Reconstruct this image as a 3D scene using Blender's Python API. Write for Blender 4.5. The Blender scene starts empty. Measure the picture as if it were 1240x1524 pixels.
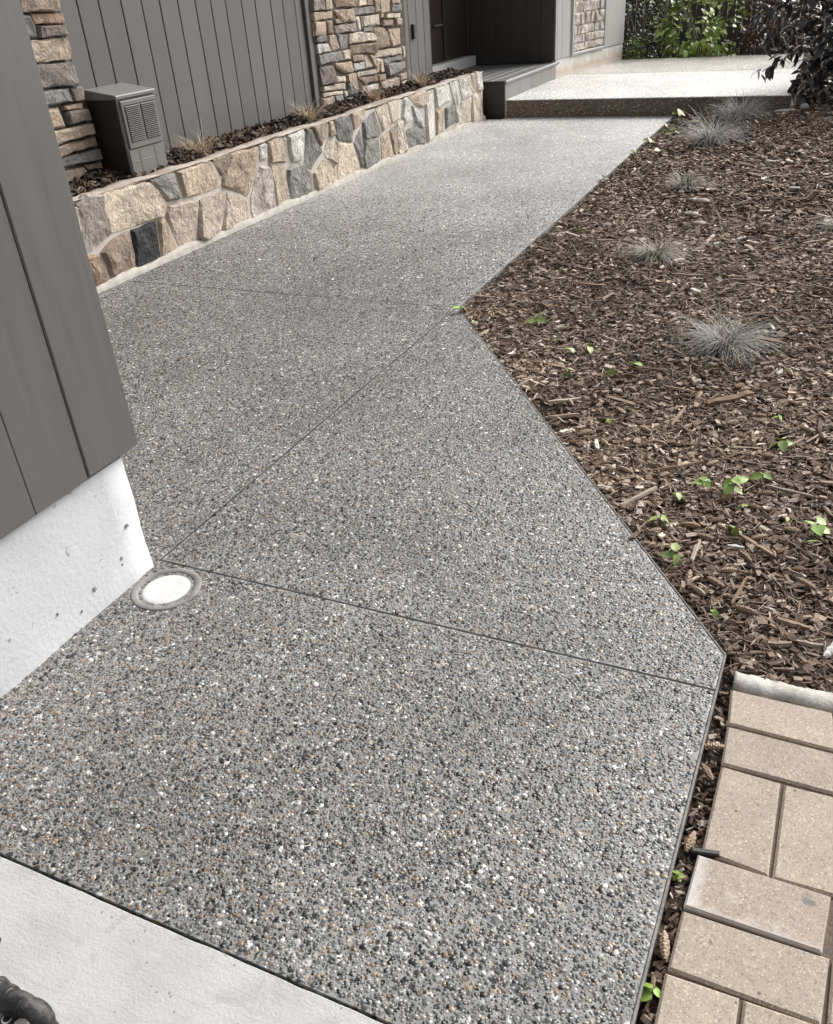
import bpy, bmesh, math, random
import numpy as np
from mathutils import Vector, Matrix, Euler, noise as mnoise

random.seed(7)
rng = np.random.default_rng(7)
C = bpy.context.scene.collection
SC = bpy.context.scene
R = math.radians

# ---------------------------------------------------------------- camera
cam_d = bpy.data.cameras.new('camera')
cam = bpy.data.objects.new('camera', cam_d)
C.objects.link(cam)
right = Vector((0.40751853, -0.9109015, -0.06470793))
up = Vector((0.50492323, 0.16571607, 0.84710727))
fwd = Vector((0.76090813, 0.37788444, -0.52746769))
cam.matrix_world = Matrix(((right.x, up.x, -fwd.x, 0), (right.y, up.y, -fwd.y, 0), (right.z, up.z, -fwd.z, 1.6), (0, 0, 0, 1)))
cam_d.sensor_width = 36
cam_d.lens = 36 * 1270.69 / 1524
cam_d.clip_start = 0.05
cam_d.clip_end = 400
SC.camera = cam

# ---------------------------------------------------------------- sky, sun, exposure
SUN_EL, SUN_AZ = R(37), math.atan2(0.88, -0.475)      # azimuth measured from +Y towards +X
sun_dir = Vector((math.sin(SUN_AZ) * math.cos(SUN_EL), math.cos(SUN_AZ) * math.cos(SUN_EL), math.sin(SUN_EL)))
W = bpy.data.worlds.new('World')
SC.world = W
W.use_nodes = True
wn, wl = W.node_tree.nodes, W.node_tree.links
wn.clear()
sky = wn.new('ShaderNodeTexSky')
sky.sky_type = 'NISHITA'
sky.sun_disc = False
sky.sun_elevation = SUN_EL
sky.sun_rotation = SUN_AZ
sky.air_density = 1.0
sky.dust_density = 9.0
sky.ozone_density = 1.0
hs = wn.new('ShaderNodeHueSaturation')
hs.inputs['Saturation'].default_value = 0.12
bg = wn.new('ShaderNodeBackground')
bg.inputs['Strength'].default_value = 0.11
wo = wn.new('ShaderNodeOutputWorld')
wl.new(sky.outputs[0], hs.inputs['Color'])
wl.new(hs.outputs[0], bg.inputs['Color'])
wl.new(bg.outputs[0], wo.inputs['Surface'])
sd = bpy.data.lights.new('sun', 'SUN')
sd.energy = 1.4
sd.angle = R(34)
sd.color = (1.0, 0.98, 0.955)
sun = bpy.data.objects.new('sun', sd)
C.objects.link(sun)
sun.location = (8, -8, 12)
sun.rotation_euler = sun_dir.to_track_quat('Z', 'Y').to_euler()
VS = SC.view_settings
VS.view_transform = 'Standard'
VS.look = 'None'
VS.gamma = 1.0
VS.use_curve_mapping = False
VS.exposure = 0.66

# ---------------------------------------------------------------- data: real places measured on site planes
PLANTER_STONES = [
  ('cream',[(4.113,0.534),(4.152,0.518),(4.134,0.37),(4.118,0.279),(4.101,0.284),(4.108,0.39)]),
  ('greytan',[(4.155,0.537),(4.259,0.57),(4.386,0.549),(4.371,0.468),(4.402,0.413),(4.398,0.317),(4.293,0.288),(4.2,0.257),(4.146,0.261),(4.147,0.34),(4.153,0.445)]),
  ('buff',[(4.405,0.545),(4.554,0.54),(4.817,0.535),(4.906,0.491),(4.968,0.376),(4.923,0.301),(4.735,0.305),(4.568,0.31),(4.405,0.322),(4.411,0.411),(4.385,0.479)]),
  ('grey',[(4.876,0.537),(5.043,0.54),(5.144,0.531),(5.14,0.372),(5.001,0.384),(4.955,0.46)]),
  ('rust',[(4.118,0.238),(4.223,0.226),(4.247,0.138),(4.27,0.06),(4.243,0.002),(4.124,0.003),(4.112,0.107)]),
  ('brown',[(4.26,0.227),(4.383,0.279),(4.555,0.292),(4.553,0.162),(4.537,0.04),(4.415,0.043),(4.294,0.053),(4.285,0.142)]),
  ('black',[(4.577,0.29),(4.731,0.292),(4.834,0.285),(4.826,0.194),(4.808,0.04),(4.713,0.043),(4.554,0.039),(4.57,0.157)]),
  ('tan',[(4.863,0.282),(4.925,0.29),(4.959,0.191),(5.02,0.02),(4.943,0.0),(4.824,0.035),(4.84,0.16)]),
  ('pink',[(4.986,0.361),(5.157,0.35),(5.336,0.318),(5.275,0.176),(5.187,0.011),(5.057,0.018),(5.027,0.081),(4.968,0.257),(4.957,0.32)]),
  ('pink',[(5.362,0.316),(5.537,0.325),(5.695,0.306),(5.649,0.193),(5.55,0.056),(5.409,0.018),(5.312,0.018),(5.256,0.065),(5.316,0.205)]),
  ('pink',[(5.714,0.296),(5.847,0.243),(5.967,0.18),(5.943,0.023),(5.792,0.013),(5.642,0.021),(5.568,0.043),(5.637,0.146)]),
  ('tan',[(5.168,0.532),(5.335,0.535),(5.576,0.533),(5.614,0.455),(5.64,0.359),(5.517,0.351),(5.354,0.354),(5.192,0.371),(5.181,0.442)]),
  ('brown',[(5.607,0.535),(5.813,0.542),(5.802,0.482),(5.678,0.425)]),
  ('ochre',[(5.833,0.536),(6.013,0.536),(6.213,0.516),(6.163,0.383),(6.059,0.286),(5.97,0.217),(5.856,0.272),(5.666,0.352),(5.684,0.41)]),
  ('white',[(6.243,0.529),(6.336,0.533),(6.319,0.433),(6.217,0.441)]),
  ('whitepink',[(6.209,0.392),(6.301,0.383),(6.332,0.317),(6.342,0.185),(6.352,0.029),(6.186,0.045),(6.016,0.025),(5.995,0.089),(6.018,0.194),(6.103,0.302)]),
  ('tan',[(6.383,0.535),(6.648,0.536),(6.638,0.448),(6.613,0.357),(6.348,0.395)]),
  ('gold',[(6.344,0.382),(6.592,0.332),(6.589,0.257),(6.582,0.048),(6.373,0.039),(6.361,0.18)]),
  ('white',[(6.685,0.528),(6.953,0.54),(6.92,0.427),(6.859,0.323),(6.698,0.34),(6.672,0.442)]),
  ('dkgrey',[(7.0,0.545),(7.067,0.525),(7.14,0.433),(7.214,0.332),(6.999,0.223),(6.894,0.299),(6.952,0.421)]),
  ('brown',[(7.098,0.542),(7.383,0.541),(7.335,0.431),(7.215,0.377),(7.149,0.454)]),
  ('tan',[(7.414,0.536),(7.484,0.535),(7.475,0.427),(7.385,0.431)]),
  ('dkgrey',[(7.517,0.535),(7.79,0.545),(7.846,0.437),(7.812,0.324),(7.558,0.366),(7.506,0.432)]),
  ('tan',[(7.835,0.548),(8.13,0.541),(7.992,0.439),(7.877,0.416)]),
  ('grey',[(6.604,0.298),(6.697,0.312),(6.856,0.301),(6.977,0.207),(6.986,0.059),(6.981,0.027),(6.654,0.018),(6.6,0.076),(6.586,0.222)]),
  ('gold',[(7.026,0.184),(7.238,0.266),(7.433,0.161),(7.42,0.02),(7.217,0.015),(7.033,0.028)]),
  ('cream',[(7.258,0.313),(7.339,0.412),(7.472,0.396),(7.5,0.263),(7.458,0.179),(7.284,0.273)]),
  ('buff',[(7.502,0.381),(7.57,0.346),(7.808,0.307),(7.909,0.102),(7.922,0.007),(7.69,0.005),(7.474,0.011),(7.475,0.143)]),
  ('grey',[(7.845,0.309),(7.983,0.4),(8.021,0.292),(8.004,0.105),(7.952,0.059),(7.908,0.182)]),
  ('dkgrey',[(8.057,0.458),(8.332,0.5),(8.44,0.299),(8.389,0.271),(8.052,0.306)]),
  ('grey',[(8.047,0.286),(8.372,0.253),(8.372,0.017),(8.019,0.023),(7.961,0.155)]),
  ('pink',[(8.365,0.52),(8.624,0.533),(8.653,0.363),(8.489,0.31)]),
  ('cream',[(8.662,0.538),(8.968,0.536),(8.903,0.368),(8.688,0.353)]),
  ('tan',[(8.426,0.259),(8.613,0.294),(8.65,0.144),(8.664,0.033),(8.404,0.013)]),
  ('brown',[(8.647,0.294),(8.826,0.33),(8.796,0.063),(8.702,0.029)]),
  ('cream',[(8.848,0.338),(8.978,0.349),(9.018,0.028),(8.82,0.02)]),
  ('white',[(9.036,0.521),(9.118,0.536),(9.202,0.421),(9.271,0.295),(9.041,0.275),(8.959,0.385)]),
  ('pink',[(9.148,0.542),(9.639,0.53),(9.663,0.449),(9.502,0.398),(9.318,0.45)]),
  ('whitegrey',[(9.229,0.455),(9.508,0.384),(9.509,0.181),(9.291,0.278)]),
  ('grey',[(9.024,0.234),(9.256,0.247),(9.469,0.181),(9.503,0.034),(9.078,0.034)]),
  ('white',[(9.59,0.438),(9.796,0.51),(9.846,0.335),(9.807,0.045),(9.566,0.025)]),
  ('white',[(9.865,0.533),(10.261,0.53),(10.325,0.362),(9.881,0.349)]),
  ('tan',[(9.876,0.315),(10.105,0.32),(10.07,0.065),(9.858,0.054)]),
  ('grey',[(10.152,0.309),(10.413,0.318),(10.478,0.113),(10.146,0.086)]),
  ('white',[(10.331,0.533),(10.573,0.541),(10.586,0.267),(10.508,0.096)]),
  ('white',[(10.623,0.537),(10.972,0.544),(10.97,0.345),(10.708,0.319)]),
  ('cream',[(10.66,0.305),(10.978,0.325),(10.949,0.045),(10.572,0.084)]),
  ('tan',[(11.022,0.556),(11.174,0.556),(11.18,0.368),(11.05,0.37)]),
  ('white',[(11.224,0.558),(11.406,0.543),(11.393,0.351),(11.23,0.362)]),
  ('cream',[(11.029,0.354),(11.406,0.321),(11.388,0.046),(11.003,0.037)]),
]
COLUMN_STONES = [
  ('greybrown',[(8.016,1.515),(8.244,1.506),(8.231,1.416),(8.0,1.42)]),
  ('gold',[(8.253,1.505),(8.414,1.499),(8.393,1.412),(8.24,1.416)]),
  ('brown',[(8.433,1.498),(8.919,1.478),(8.883,1.413),(8.494,1.424)]),
  ('cream',[(8.929,1.477),(9.102,1.47),(9.101,1.416),(8.905,1.417)]),
  ('brown',[(9.124,1.469),(9.268,1.464),(9.257,1.409),(9.111,1.411)]),
  ('brown',[(9.291,1.463),(9.416,1.457),(9.404,1.335),(9.277,1.337)]),
  ('ochre',[(9.44,1.456),(9.701,1.446),(9.665,1.322),(9.414,1.326)]),
  ('brown',[(9.725,1.445),(9.961,1.435),(9.967,1.395),(9.729,1.401)]),
  ('grey',[(9.728,1.396),(9.979,1.39),(9.967,1.32),(9.728,1.328)]),
  ('tan',[(7.998,1.412),(8.401,1.404),(8.385,1.339),(7.998,1.341)]),
  ('tan',[(8.412,1.407),(8.818,1.408),(8.812,1.285),(8.583,1.286),(8.495,1.341)]),
  ('grey',[(8.84,1.411),(9.267,1.402),(9.265,1.338),(8.846,1.34)]),
  ('brown',[(8.393,1.33),(8.493,1.333),(8.563,1.287),(8.403,1.29)]),
  ('tan',[(7.996,1.333),(8.247,1.327),(8.237,1.209),(7.984,1.214)]),
  ('brown',[(8.257,1.33),(8.373,1.327),(8.365,1.212),(8.247,1.212)]),
  ('greytan',[(8.381,1.28),(8.822,1.28),(8.836,1.201),(8.412,1.205)]),
  ('cream',[(8.832,1.327),(8.929,1.33),(8.945,1.203),(8.858,1.204)]),
  ('dkgrey',[(8.94,1.329),(8.994,1.326),(8.992,1.217),(8.947,1.211)]),
  ('cream',[(9.005,1.326),(9.39,1.327),(9.405,1.223),(9.017,1.229)]),
  ('tan',[(9.414,1.326),(9.473,1.327),(9.477,1.286),(9.417,1.281)]),
  ('cream',[(9.494,1.313),(9.951,1.307),(9.93,1.256),(9.523,1.275)]),
  ('brown',[(9.438,1.27),(9.728,1.258),(9.727,1.189),(9.438,1.211)]),
  ('cream',[(9.803,1.259),(9.968,1.254),(9.969,1.188),(9.816,1.193)]),
  ('grey',[(9.004,1.221),(9.241,1.217),(9.231,1.171),(8.996,1.182)]),
  ('brown',[(9.25,1.21),(9.485,1.204),(9.558,1.144),(9.58,1.002),(9.266,1.0),(9.272,1.145)]),
  ('tan',[(9.577,1.18),(9.912,1.158),(9.884,0.997),(9.653,0.992),(9.598,1.095)]),
  ('dkgrey',[(8.0,1.205),(8.245,1.204),(8.242,1.15),(8.08,1.154),(8.009,1.168)]),
  ('tan',[(8.256,1.207),(8.402,1.201),(8.471,1.069),(8.29,1.067),(8.249,1.141)]),
  ('grey',[(8.412,1.205),(8.664,1.191),(8.649,1.076),(8.481,1.068)]),
  ('cream',[(8.686,1.194),(8.975,1.188),(8.965,1.091),(8.674,1.096)]),
  ('cream',[(8.994,1.173),(9.218,1.162),(9.286,1.099),(9.166,1.08),(8.988,1.094)]),
  ('brown',[(8.673,1.09),(9.257,1.069),(9.236,0.97),(8.675,1.004)]),
  ('whitegrey',[(8.031,1.146),(8.24,1.142),(8.279,1.064),(8.029,1.064)]),
  ('grey',[(8.027,1.056),(8.498,1.054),(8.509,0.967),(8.033,0.968)]),
  ('cream',[(8.508,1.053),(8.654,1.054),(8.654,0.962),(8.519,0.966)]),
  ('brown',[(8.673,0.996),(8.964,0.979),(8.962,0.921),(8.681,0.938)]),
  ('cream',[(8.975,0.978),(9.052,0.972),(9.118,0.847),(8.98,0.846)]),
  ('tan',[(9.053,0.976),(9.236,0.965),(9.21,0.838),(9.124,0.874)]),
  ('cream',[(9.264,0.99),(9.867,0.974),(9.882,0.91),(9.368,0.916),(9.264,0.93)]),
  ('cream',[(9.893,0.977),(9.973,0.981),(9.964,0.854),(9.885,0.856)]),
  ('grey',[(9.437,0.896),(9.867,0.902),(9.871,0.847),(9.453,0.852)]),
  ('cream',[(9.249,0.918),(9.32,0.916),(9.306,0.781),(9.246,0.782)]),
  ('tan',[(9.331,0.91),(9.426,0.902),(9.425,0.769),(9.328,0.774)]),
  ('tan',[(8.303,0.955),(8.683,0.946),(8.703,0.846),(8.523,0.847),(8.335,0.922)]),
  ('whitegrey',[(8.699,0.923),(8.961,0.916),(8.969,0.847),(8.715,0.85)]),
  ('grey',[(9.451,0.843),(9.987,0.832),(10.002,0.761),(9.73,0.719),(9.478,0.725)]),
  ('greybrown',[(8.03,0.956),(8.281,0.949),(8.311,0.782),(8.027,0.792)]),
  ('cream',[(8.324,0.837),(8.519,0.83),(8.516,0.772),(8.342,0.782)]),
  ('tan',[(8.542,0.841),(8.776,0.83),(8.803,0.649),(8.712,0.641),(8.569,0.775)]),
  ('cream',[(8.797,0.828),(9.218,0.818),(9.222,0.78),(8.81,0.786)]),
  ('brown',[(8.808,0.777),(9.219,0.766),(9.23,0.704),(8.949,0.702)]),
  ('dkgrey',[(8.565,0.758),(8.649,0.749),(8.712,0.641),(8.548,0.634)]),
  ('cream',[(8.025,0.783),(8.526,0.771),(8.511,0.706),(8.033,0.74)]),
  ('white',[(8.958,0.687),(9.273,0.68),(9.26,0.614),(8.956,0.626)]),
  ('pink',[(9.301,0.696),(9.738,0.688),(9.753,0.557),(9.569,0.539),(9.356,0.603)]),
  ('cream',[(8.031,0.731),(8.447,0.7),(8.44,0.674),(8.04,0.687)]),
  ('cream',[(9.78,0.634),(10.006,0.63),(10.015,0.598),(9.809,0.571)]),
  ('tan',[(8.0,0.683),(8.265,0.673),(8.26,0.526),(7.985,0.546)]),
  ('grey',[(8.277,0.68),(8.451,0.672),(8.449,0.528),(8.274,0.538)]),
  ('cream',[(8.465,0.689),(8.539,0.689),(8.538,0.639),(8.464,0.639)]),
  ('grey',[(8.482,0.624),(8.909,0.618),(8.91,0.571),(8.555,0.523),(8.478,0.515)]),
  ('cream',[(8.977,0.614),(9.258,0.605),(9.293,0.533),(8.985,0.542)]),
  ('tan',[(9.78,0.704),(9.993,0.712),(9.995,0.641),(9.795,0.642)]),
  ('brown',[(9.241,0.759),(9.435,0.758),(9.446,0.69),(9.24,0.693)]),
  ('greybrown',[(8.947,0.688),(8.814,0.703),(8.812,0.639),(8.922,0.626)]),
]
CORNER_STONES = [
  ('brown',[(4.498,1.663),(4.861,1.648),(4.84,1.58),(4.479,1.591)]),
  ('dkgrey',[(4.466,1.585),(4.558,1.577),(4.586,1.511),(4.584,1.45),(4.415,1.459)]),
  ('rust',[(4.581,1.579),(4.854,1.572),(4.847,1.51),(4.596,1.521)]),
  ('greybrown',[(4.604,1.514),(4.84,1.506),(4.858,1.445),(4.599,1.445)]),
  ('tan',[(4.431,1.447),(4.854,1.434),(4.857,1.351),(4.828,1.307),(4.398,1.313)]),
  ('greybrown',[(4.416,1.305),(4.843,1.298),(4.838,1.158),(4.385,1.175)]),
  ('grey',[(4.393,1.167),(4.731,1.15),(4.747,1.066),(4.388,1.073)]),
  ('greybrown',[(4.754,1.148),(4.883,1.145),(4.849,1.057),(4.77,1.063)]),
  ('ochre',[(4.449,1.058),(4.614,1.051),(4.633,0.929),(4.4,0.937)]),
  ('brown',[(4.651,1.054),(4.834,1.051),(4.825,1.011),(4.67,1.024)]),
  ('greybrown',[(4.678,1.015),(4.863,1.01),(4.867,0.936),(4.678,0.935)]),
  ('tan',[(4.428,0.921),(4.867,0.919),(4.866,0.849),(4.428,0.833)]),
  ('brown',[(4.425,0.826),(4.874,0.835),(4.877,0.775),(4.425,0.766)]),
  ('dkgrey',[(4.431,0.752),(4.871,0.759),(4.866,0.691),(4.431,0.691)]),
  ('brown',[(4.428,0.683),(4.695,0.671),(4.721,0.64),(4.602,0.595),(4.429,0.596)]),
  ('brown',[(4.71,0.676),(4.872,0.672),(4.863,0.631),(4.735,0.642)]),
  ('greybrown',[(4.609,0.581),(4.727,0.622),(4.857,0.614),(4.873,0.549),(4.465,0.563),(4.477,0.578)]),
]
SEEDLINGS = [
  (4.339,1.776,3,0.0507,'tiny lime seedling at the very corner where the path bends'),
  (4.163,1.636,2,0.0336,'small lime seedling just below the one at the path bend'),
  (4.231,1.298,4,0.0630,'bright lime seedling standing alone left of the big grey tuft, highest of its scatter'),
  (4.038,1.153,2,0.0318,'faint green seedling between the bright lone one and the paired ones'),
  (3.892,1.019,3,0.0443,'lime seedling, left one of a close pair left of the big grey tuft'),
  (3.953,0.948,3,0.0481,'lime seedling, right one of a close pair left of the big grey tuft'),
  (3.639,0.965,3,0.0419,'lime seedling with a short stem beneath the close pair of seedlings'),
  (3.666,0.761,2,0.0481,'round-leaved lime seedling below left of the big grey tuft'),
  (3.812,0.694,4,0.0429,'upright lime seedling just left of the skirt of the big grey tuft'),
  (3.835,0.367,2,0.0427,'two-leaved lime seedling directly below the big grey tuft'),
  (4.096,0.084,1,0.0312,'speck of a green seedling to the right of the big grey tuft'),
  (3.206,0.679,3,0.0287,'small yellowish seedling near the path edge beside a long pale splinter'),
  (3.429,0.036,2,0.0298,'flat green seedling near the thick broken branch'),
  (3.170,0.011,4,0.0531,'tall three-tier lime seedling near the right side of the mulch'),
  (2.791,0.235,4,0.0381,'lime seedling with scattered small leaves left of the fullest seedling'),
  (2.757,0.139,6,0.0552,'fullest lime seedling with the most leaves on the mulch'),
  (2.689,0.311,3,0.0346,'small lime seedling between the long stick and the fullest seedling'),
  (2.888,0.043,3,0.0468,'lime seedling right of the fullest seedling with one drooping leaf'),
  (2.503,0.334,3,0.0471,'broad-leaved lime seedling nearest the middle of the slanting path edge'),
  (2.682,0.095,2,0.0221,'tiny pale seedling just below the fullest seedling'),
  (2.522,0.102,3,0.0353,'two-winged lime seedling at the end of the crossed pale splinters'),
  (2.313,0.247,3,0.0444,'lime seedling with one long hanging leaf above the path corner'),
  (2.646,-0.057,2,0.0243,'small green seedling left of the upright right-hand seedling'),
  (2.599,-0.144,4,0.0529,'upright lime seedling with a big lower leaf, rightmost on the mulch'),
  (2.492,-0.112,1,0.0420,'single tilted lime leaf below the rightmost seedling'),
  (2.076,0.095,2,0.0248,'low flat green seedling nearest to the pavers, on the mulch'),
  (7.866,1.833,3,0.0583,'yellow seedling on the straight path edge, midway along it'),
  (8.361,1.667,2,0.0546,'little yellow seedling just inside the straight path edge'),
  (9.046,1.566,3,0.0660,'yellow-green seedling between the path edge and the upper grey tufts'),
  (6.720,1.658,2,0.0503,'lime seedling below the path edge, left of the small dark tuft'),
  (6.188,1.575,2,0.0414,'lime seedling lowest along the straight path edge'),
  (7.594,0.980,3,0.0616,'lime seedling growing at the foot of the green-tipped tuft'),
  (7.041,1.006,2,0.0402,'tiny lime seedling beside the round brown pebbles'),
  (9.710,1.787,3,0.0708,'yellow-green seedling near the upper path edge, third from the step'),
  (10.193,1.639,3,0.0822,'bright yellow-green seedling second from the step'),
  (10.669,1.811,2,0.0689,'faint yellow seedling hugging the path end'),
  (11.254,1.748,5,0.0996,'leafy yellow-green seedling touching the foot of the step'),
  (10.895,1.516,2,0.0700,'pale yellow seedling in front of the step riser'),
  (9.164,1.825,2,0.0522,'yellow sprig on the straight path edge, nearer the step'),
]
TUFTS = [(4.195, 0.342, 80), (5.601, 0.944, 48), (7.584, 1.08, 36), (9.67, 1.169, 50), (11.09, 1.074, 48), (6.411, -0.094, 40)]
RIVER = [(7.082, 0.882), (6.696, 0.887), (6.433, 0.8), (7.163, 0.955)]
PAPER = [(11.513, 0.63), (11.76, 0.466)]
CONES = [(2.534, 0.137), (2.22, 0.116), (2.37, -0.106), (2.296, 0.087), (2.514, 0.235), (2.575, 0.158), (2.625, 0.138), (2.801, 0.026), (2.449, 0.34), (2.366, 0.313), (2.364, 0.345), (2.43, -0.028), (2.459, -0.055), (3.286, 0.032), (3.704, 0.218), (3.676, 0.187), (3.774, 0.24), (3.895, -0.057), (3.911, 0.027), (3.517, 0.888), (3.431, 0.789), (3.336, 0.869), (3.073, 0.741), (2.821, 0.522), (3.216, 0.367), (3.108, 0.324), (3.171, 0.518), (3.348, -0.074), (3.025, -0.126), (3.329, 0.201), (3.231, 0.114), (3.643, 0.048), (3.589, -0.009), (3.552, -0.114), (4.229, -0.069), (4.43, 0.048), (4.739, 0.036), (4.671, 0.096), (5.027, 0.002), (3.421, 0.107), (3.081, 0.039), (2.931, 0.345), (3.074, 0.434), (2.46, 0.18), (2.385, 0.048), (2.514, 0.02), (2.588, -0.076), (2.3, -0.132), (3.545, 0.652), (3.326, 0.662), (3.636, 0.597), (3.01, 0.643), (3.552, 0.366), (4.139, 1.418), (3.962, 1.322), (3.733, 1.144), (4.313, 1.594), (4.572, 1.484), (3.307, -0.136), (2.967, 0.229), (2.749, -0.17), (2.161, 0.166), (2.112, 0.018), (2.216, 0.264), (2.74, 0.141), (2.697, 0.059)]
SPLIN = [(2.851, 0.422, 2.959, 0.259), (2.569, 0.483, 2.723, 0.387), (2.551, 0.128, 2.446, 0.015), (2.502, 0.065, 2.41, -0.034), (2.851, 0.029, 2.829, -0.123), (2.563, 0.358, 2.473, 0.303), (3.465, 0.322, 3.64, 0.159), (3.221, 0.425, 3.446, 0.401), (4.172, 1.197, 4.234, 1.126), (5.228, 0.803, 5.234, 0.59), (4.958, 1.274, 4.947, 1.111), (4.294, 0.253, 4.264, 0.067), (5.246, 0.21, 5.241, 0.067), (4.678, 0.932, 4.75, 0.799), (2.937, -0.141, 2.947, -0.227), (3.305, 0.964, 3.391, 0.84), (3.609, 0.517, 3.59, 0.401), (3.177, -0.022, 3.264, -0.069), (2.017, -0.123, 2.021, -0.189), (6.483, 0.184, 6.637, 0.024), (5.189, 0.443, 5.192, 0.332), (3.434, 1.148, 3.542, 1.114), (4.594, 0.302, 4.671, 0.212), (1.982, -0.052, 2.003, -0.111), (4.156, 0.951, 4.085, 0.838), (3.17, 0.917, 3.229, 0.803), (2.098, -0.066, 2.088, -0.151), (2.308, 0.201, 2.44, 0.196), (2.132, 0.06, 2.276, 0.033)]
WHITE = [(8.514, 0.508), (7.822, 0.499), (7.702, 0.427), (7.48, 0.247), (6.058, 0.474), (6.767, 0.393), (2.432, 0.083), (2.984, 0.669), (2.014, -0.207), (3.9, 0.068), (4.455, 0.143), (4.955, 0.595), (7.232, 0.402), (7.383, 0.089), (5.917, 0.616), (10.689, 0.15), (8.524, 0.366), (5.526, 0.785)]
PLG = [(5.725, 4.422), (7.377, 4.422), (8.702, 4.331), (9.92, 4.343), (6.545, 4.418)]


# ---------------------------------------------------------------- material helpers
class NT:
    def __init__(s, name):
        s.m = bpy.data.materials.new(name)
        s.m.use_nodes = True
        s.t = s.m.node_tree
        s.t.nodes.clear()
        s.out = s.n('ShaderNodeOutputMaterial')
        s.b = s.n('ShaderNodeBsdfPrincipled')
        s.l(s.b.outputs[0], s.out.inputs[0])
        s.pos = s.n('ShaderNodeNewGeometry').outputs['Position']
    def n(s, t, **kw):
        x = s.t.nodes.new(t)
        for k, v in kw.items():
            setattr(x, k, v)
        return x
    def l(s, a, b):
        s.t.links.new(a, b)
    def put(s, sock, v):
        if hasattr(v, 'is_linked') or isinstance(v, bpy.types.NodeSocket):
            s.l(v, sock)
        else:
            if isinstance(v, (tuple, list)) and len(v) == 3 and sock.type == 'RGBA':
                v = (*v, 1)
            sock.default_value = v
    def noise(s, scale, detail=4, rough=.55, vec=None, dist=0.0):
        x = s.n('ShaderNodeTexNoise')
        s.l(vec or s.pos, x.inputs['Vector'])
        x.inputs['Scale'].default_value = scale
        x.inputs['Detail'].default_value = detail
        x.inputs['Roughness'].default_value = rough
        x.inputs['Distortion'].default_value = dist
        return x.outputs['Fac']
    def vor(s, scale, feature='F1', vec=None, rand=1.0):
        x = s.n('ShaderNodeTexVoronoi', feature=feature)
        s.l(vec or s.pos, x.inputs['Vector'])
        x.inputs['Scale'].default_value = scale
        x.inputs['Randomness'].default_value = rand
        return x
    def scaled(s, v3, vec=None):
        x = s.n('ShaderNodeVectorMath', operation='MULTIPLY')
        s.l(vec or s.pos, x.inputs[0])
        x.inputs[1].default_value = v3
        return x.outputs[0]
    def ramp(s, fac, stops, interp='LINEAR'):
        x = s.n('ShaderNodeValToRGB')
        x.color_ramp.interpolation = interp
        e = x.color_ramp.elements
        while len(e) < len(stops):
            e.new(0.5)
        for el, (p, c) in zip(e, stops):
            el.position = p
            el.color = (*c, 1) if isinstance(c, (tuple, list)) else (c, c, c, 1)
        s.l(fac, x.inputs[0])
        return x.outputs[0]
    def mix(s, fac, a, b, blend='MIX'):
        x = s.n('ShaderNodeMix', data_type='RGBA', blend_type=blend)
        s.put(x.inputs[0], fac)
        s.put(x.inputs[6], a)
        s.put(x.inputs[7], b)
        return x.outputs[2]
    def math(s, op, a, b=0.5):
        x = s.n('ShaderNodeMath', operation=op)
        s.put(x.inputs[0], a)
        s.put(x.inputs[1], b)
        return x.outputs[0]
    def bump(s, h, strength=.5, dist=.01, prev=None):
        x = s.n('ShaderNodeBump')
        x.inputs['Strength'].default_value = strength
        x.inputs['Distance'].default_value = dist
        s.l(h, x.inputs['Height'])
        if prev is not None:
            s.l(prev, x.inputs['Normal'])
        return x.outputs[0]
    def set(s, color=None, rough=None, normal=None, spec=None, **kw):
        b = s.b.inputs
        if color is not None: s.put(b['Base Color'], color)
        if rough is not None: s.put(b['Roughness'], rough)
        if normal is not None: s.l(normal, b['Normal'])
        if spec is not None: s.put(b['Specular IOR Level'], spec)
        for k, v in kw.items():
            s.put(b[k.replace('_', ' ')], v)
        return s.m

def objcol(t):
    return t.n('ShaderNodeObjectInfo')

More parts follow.
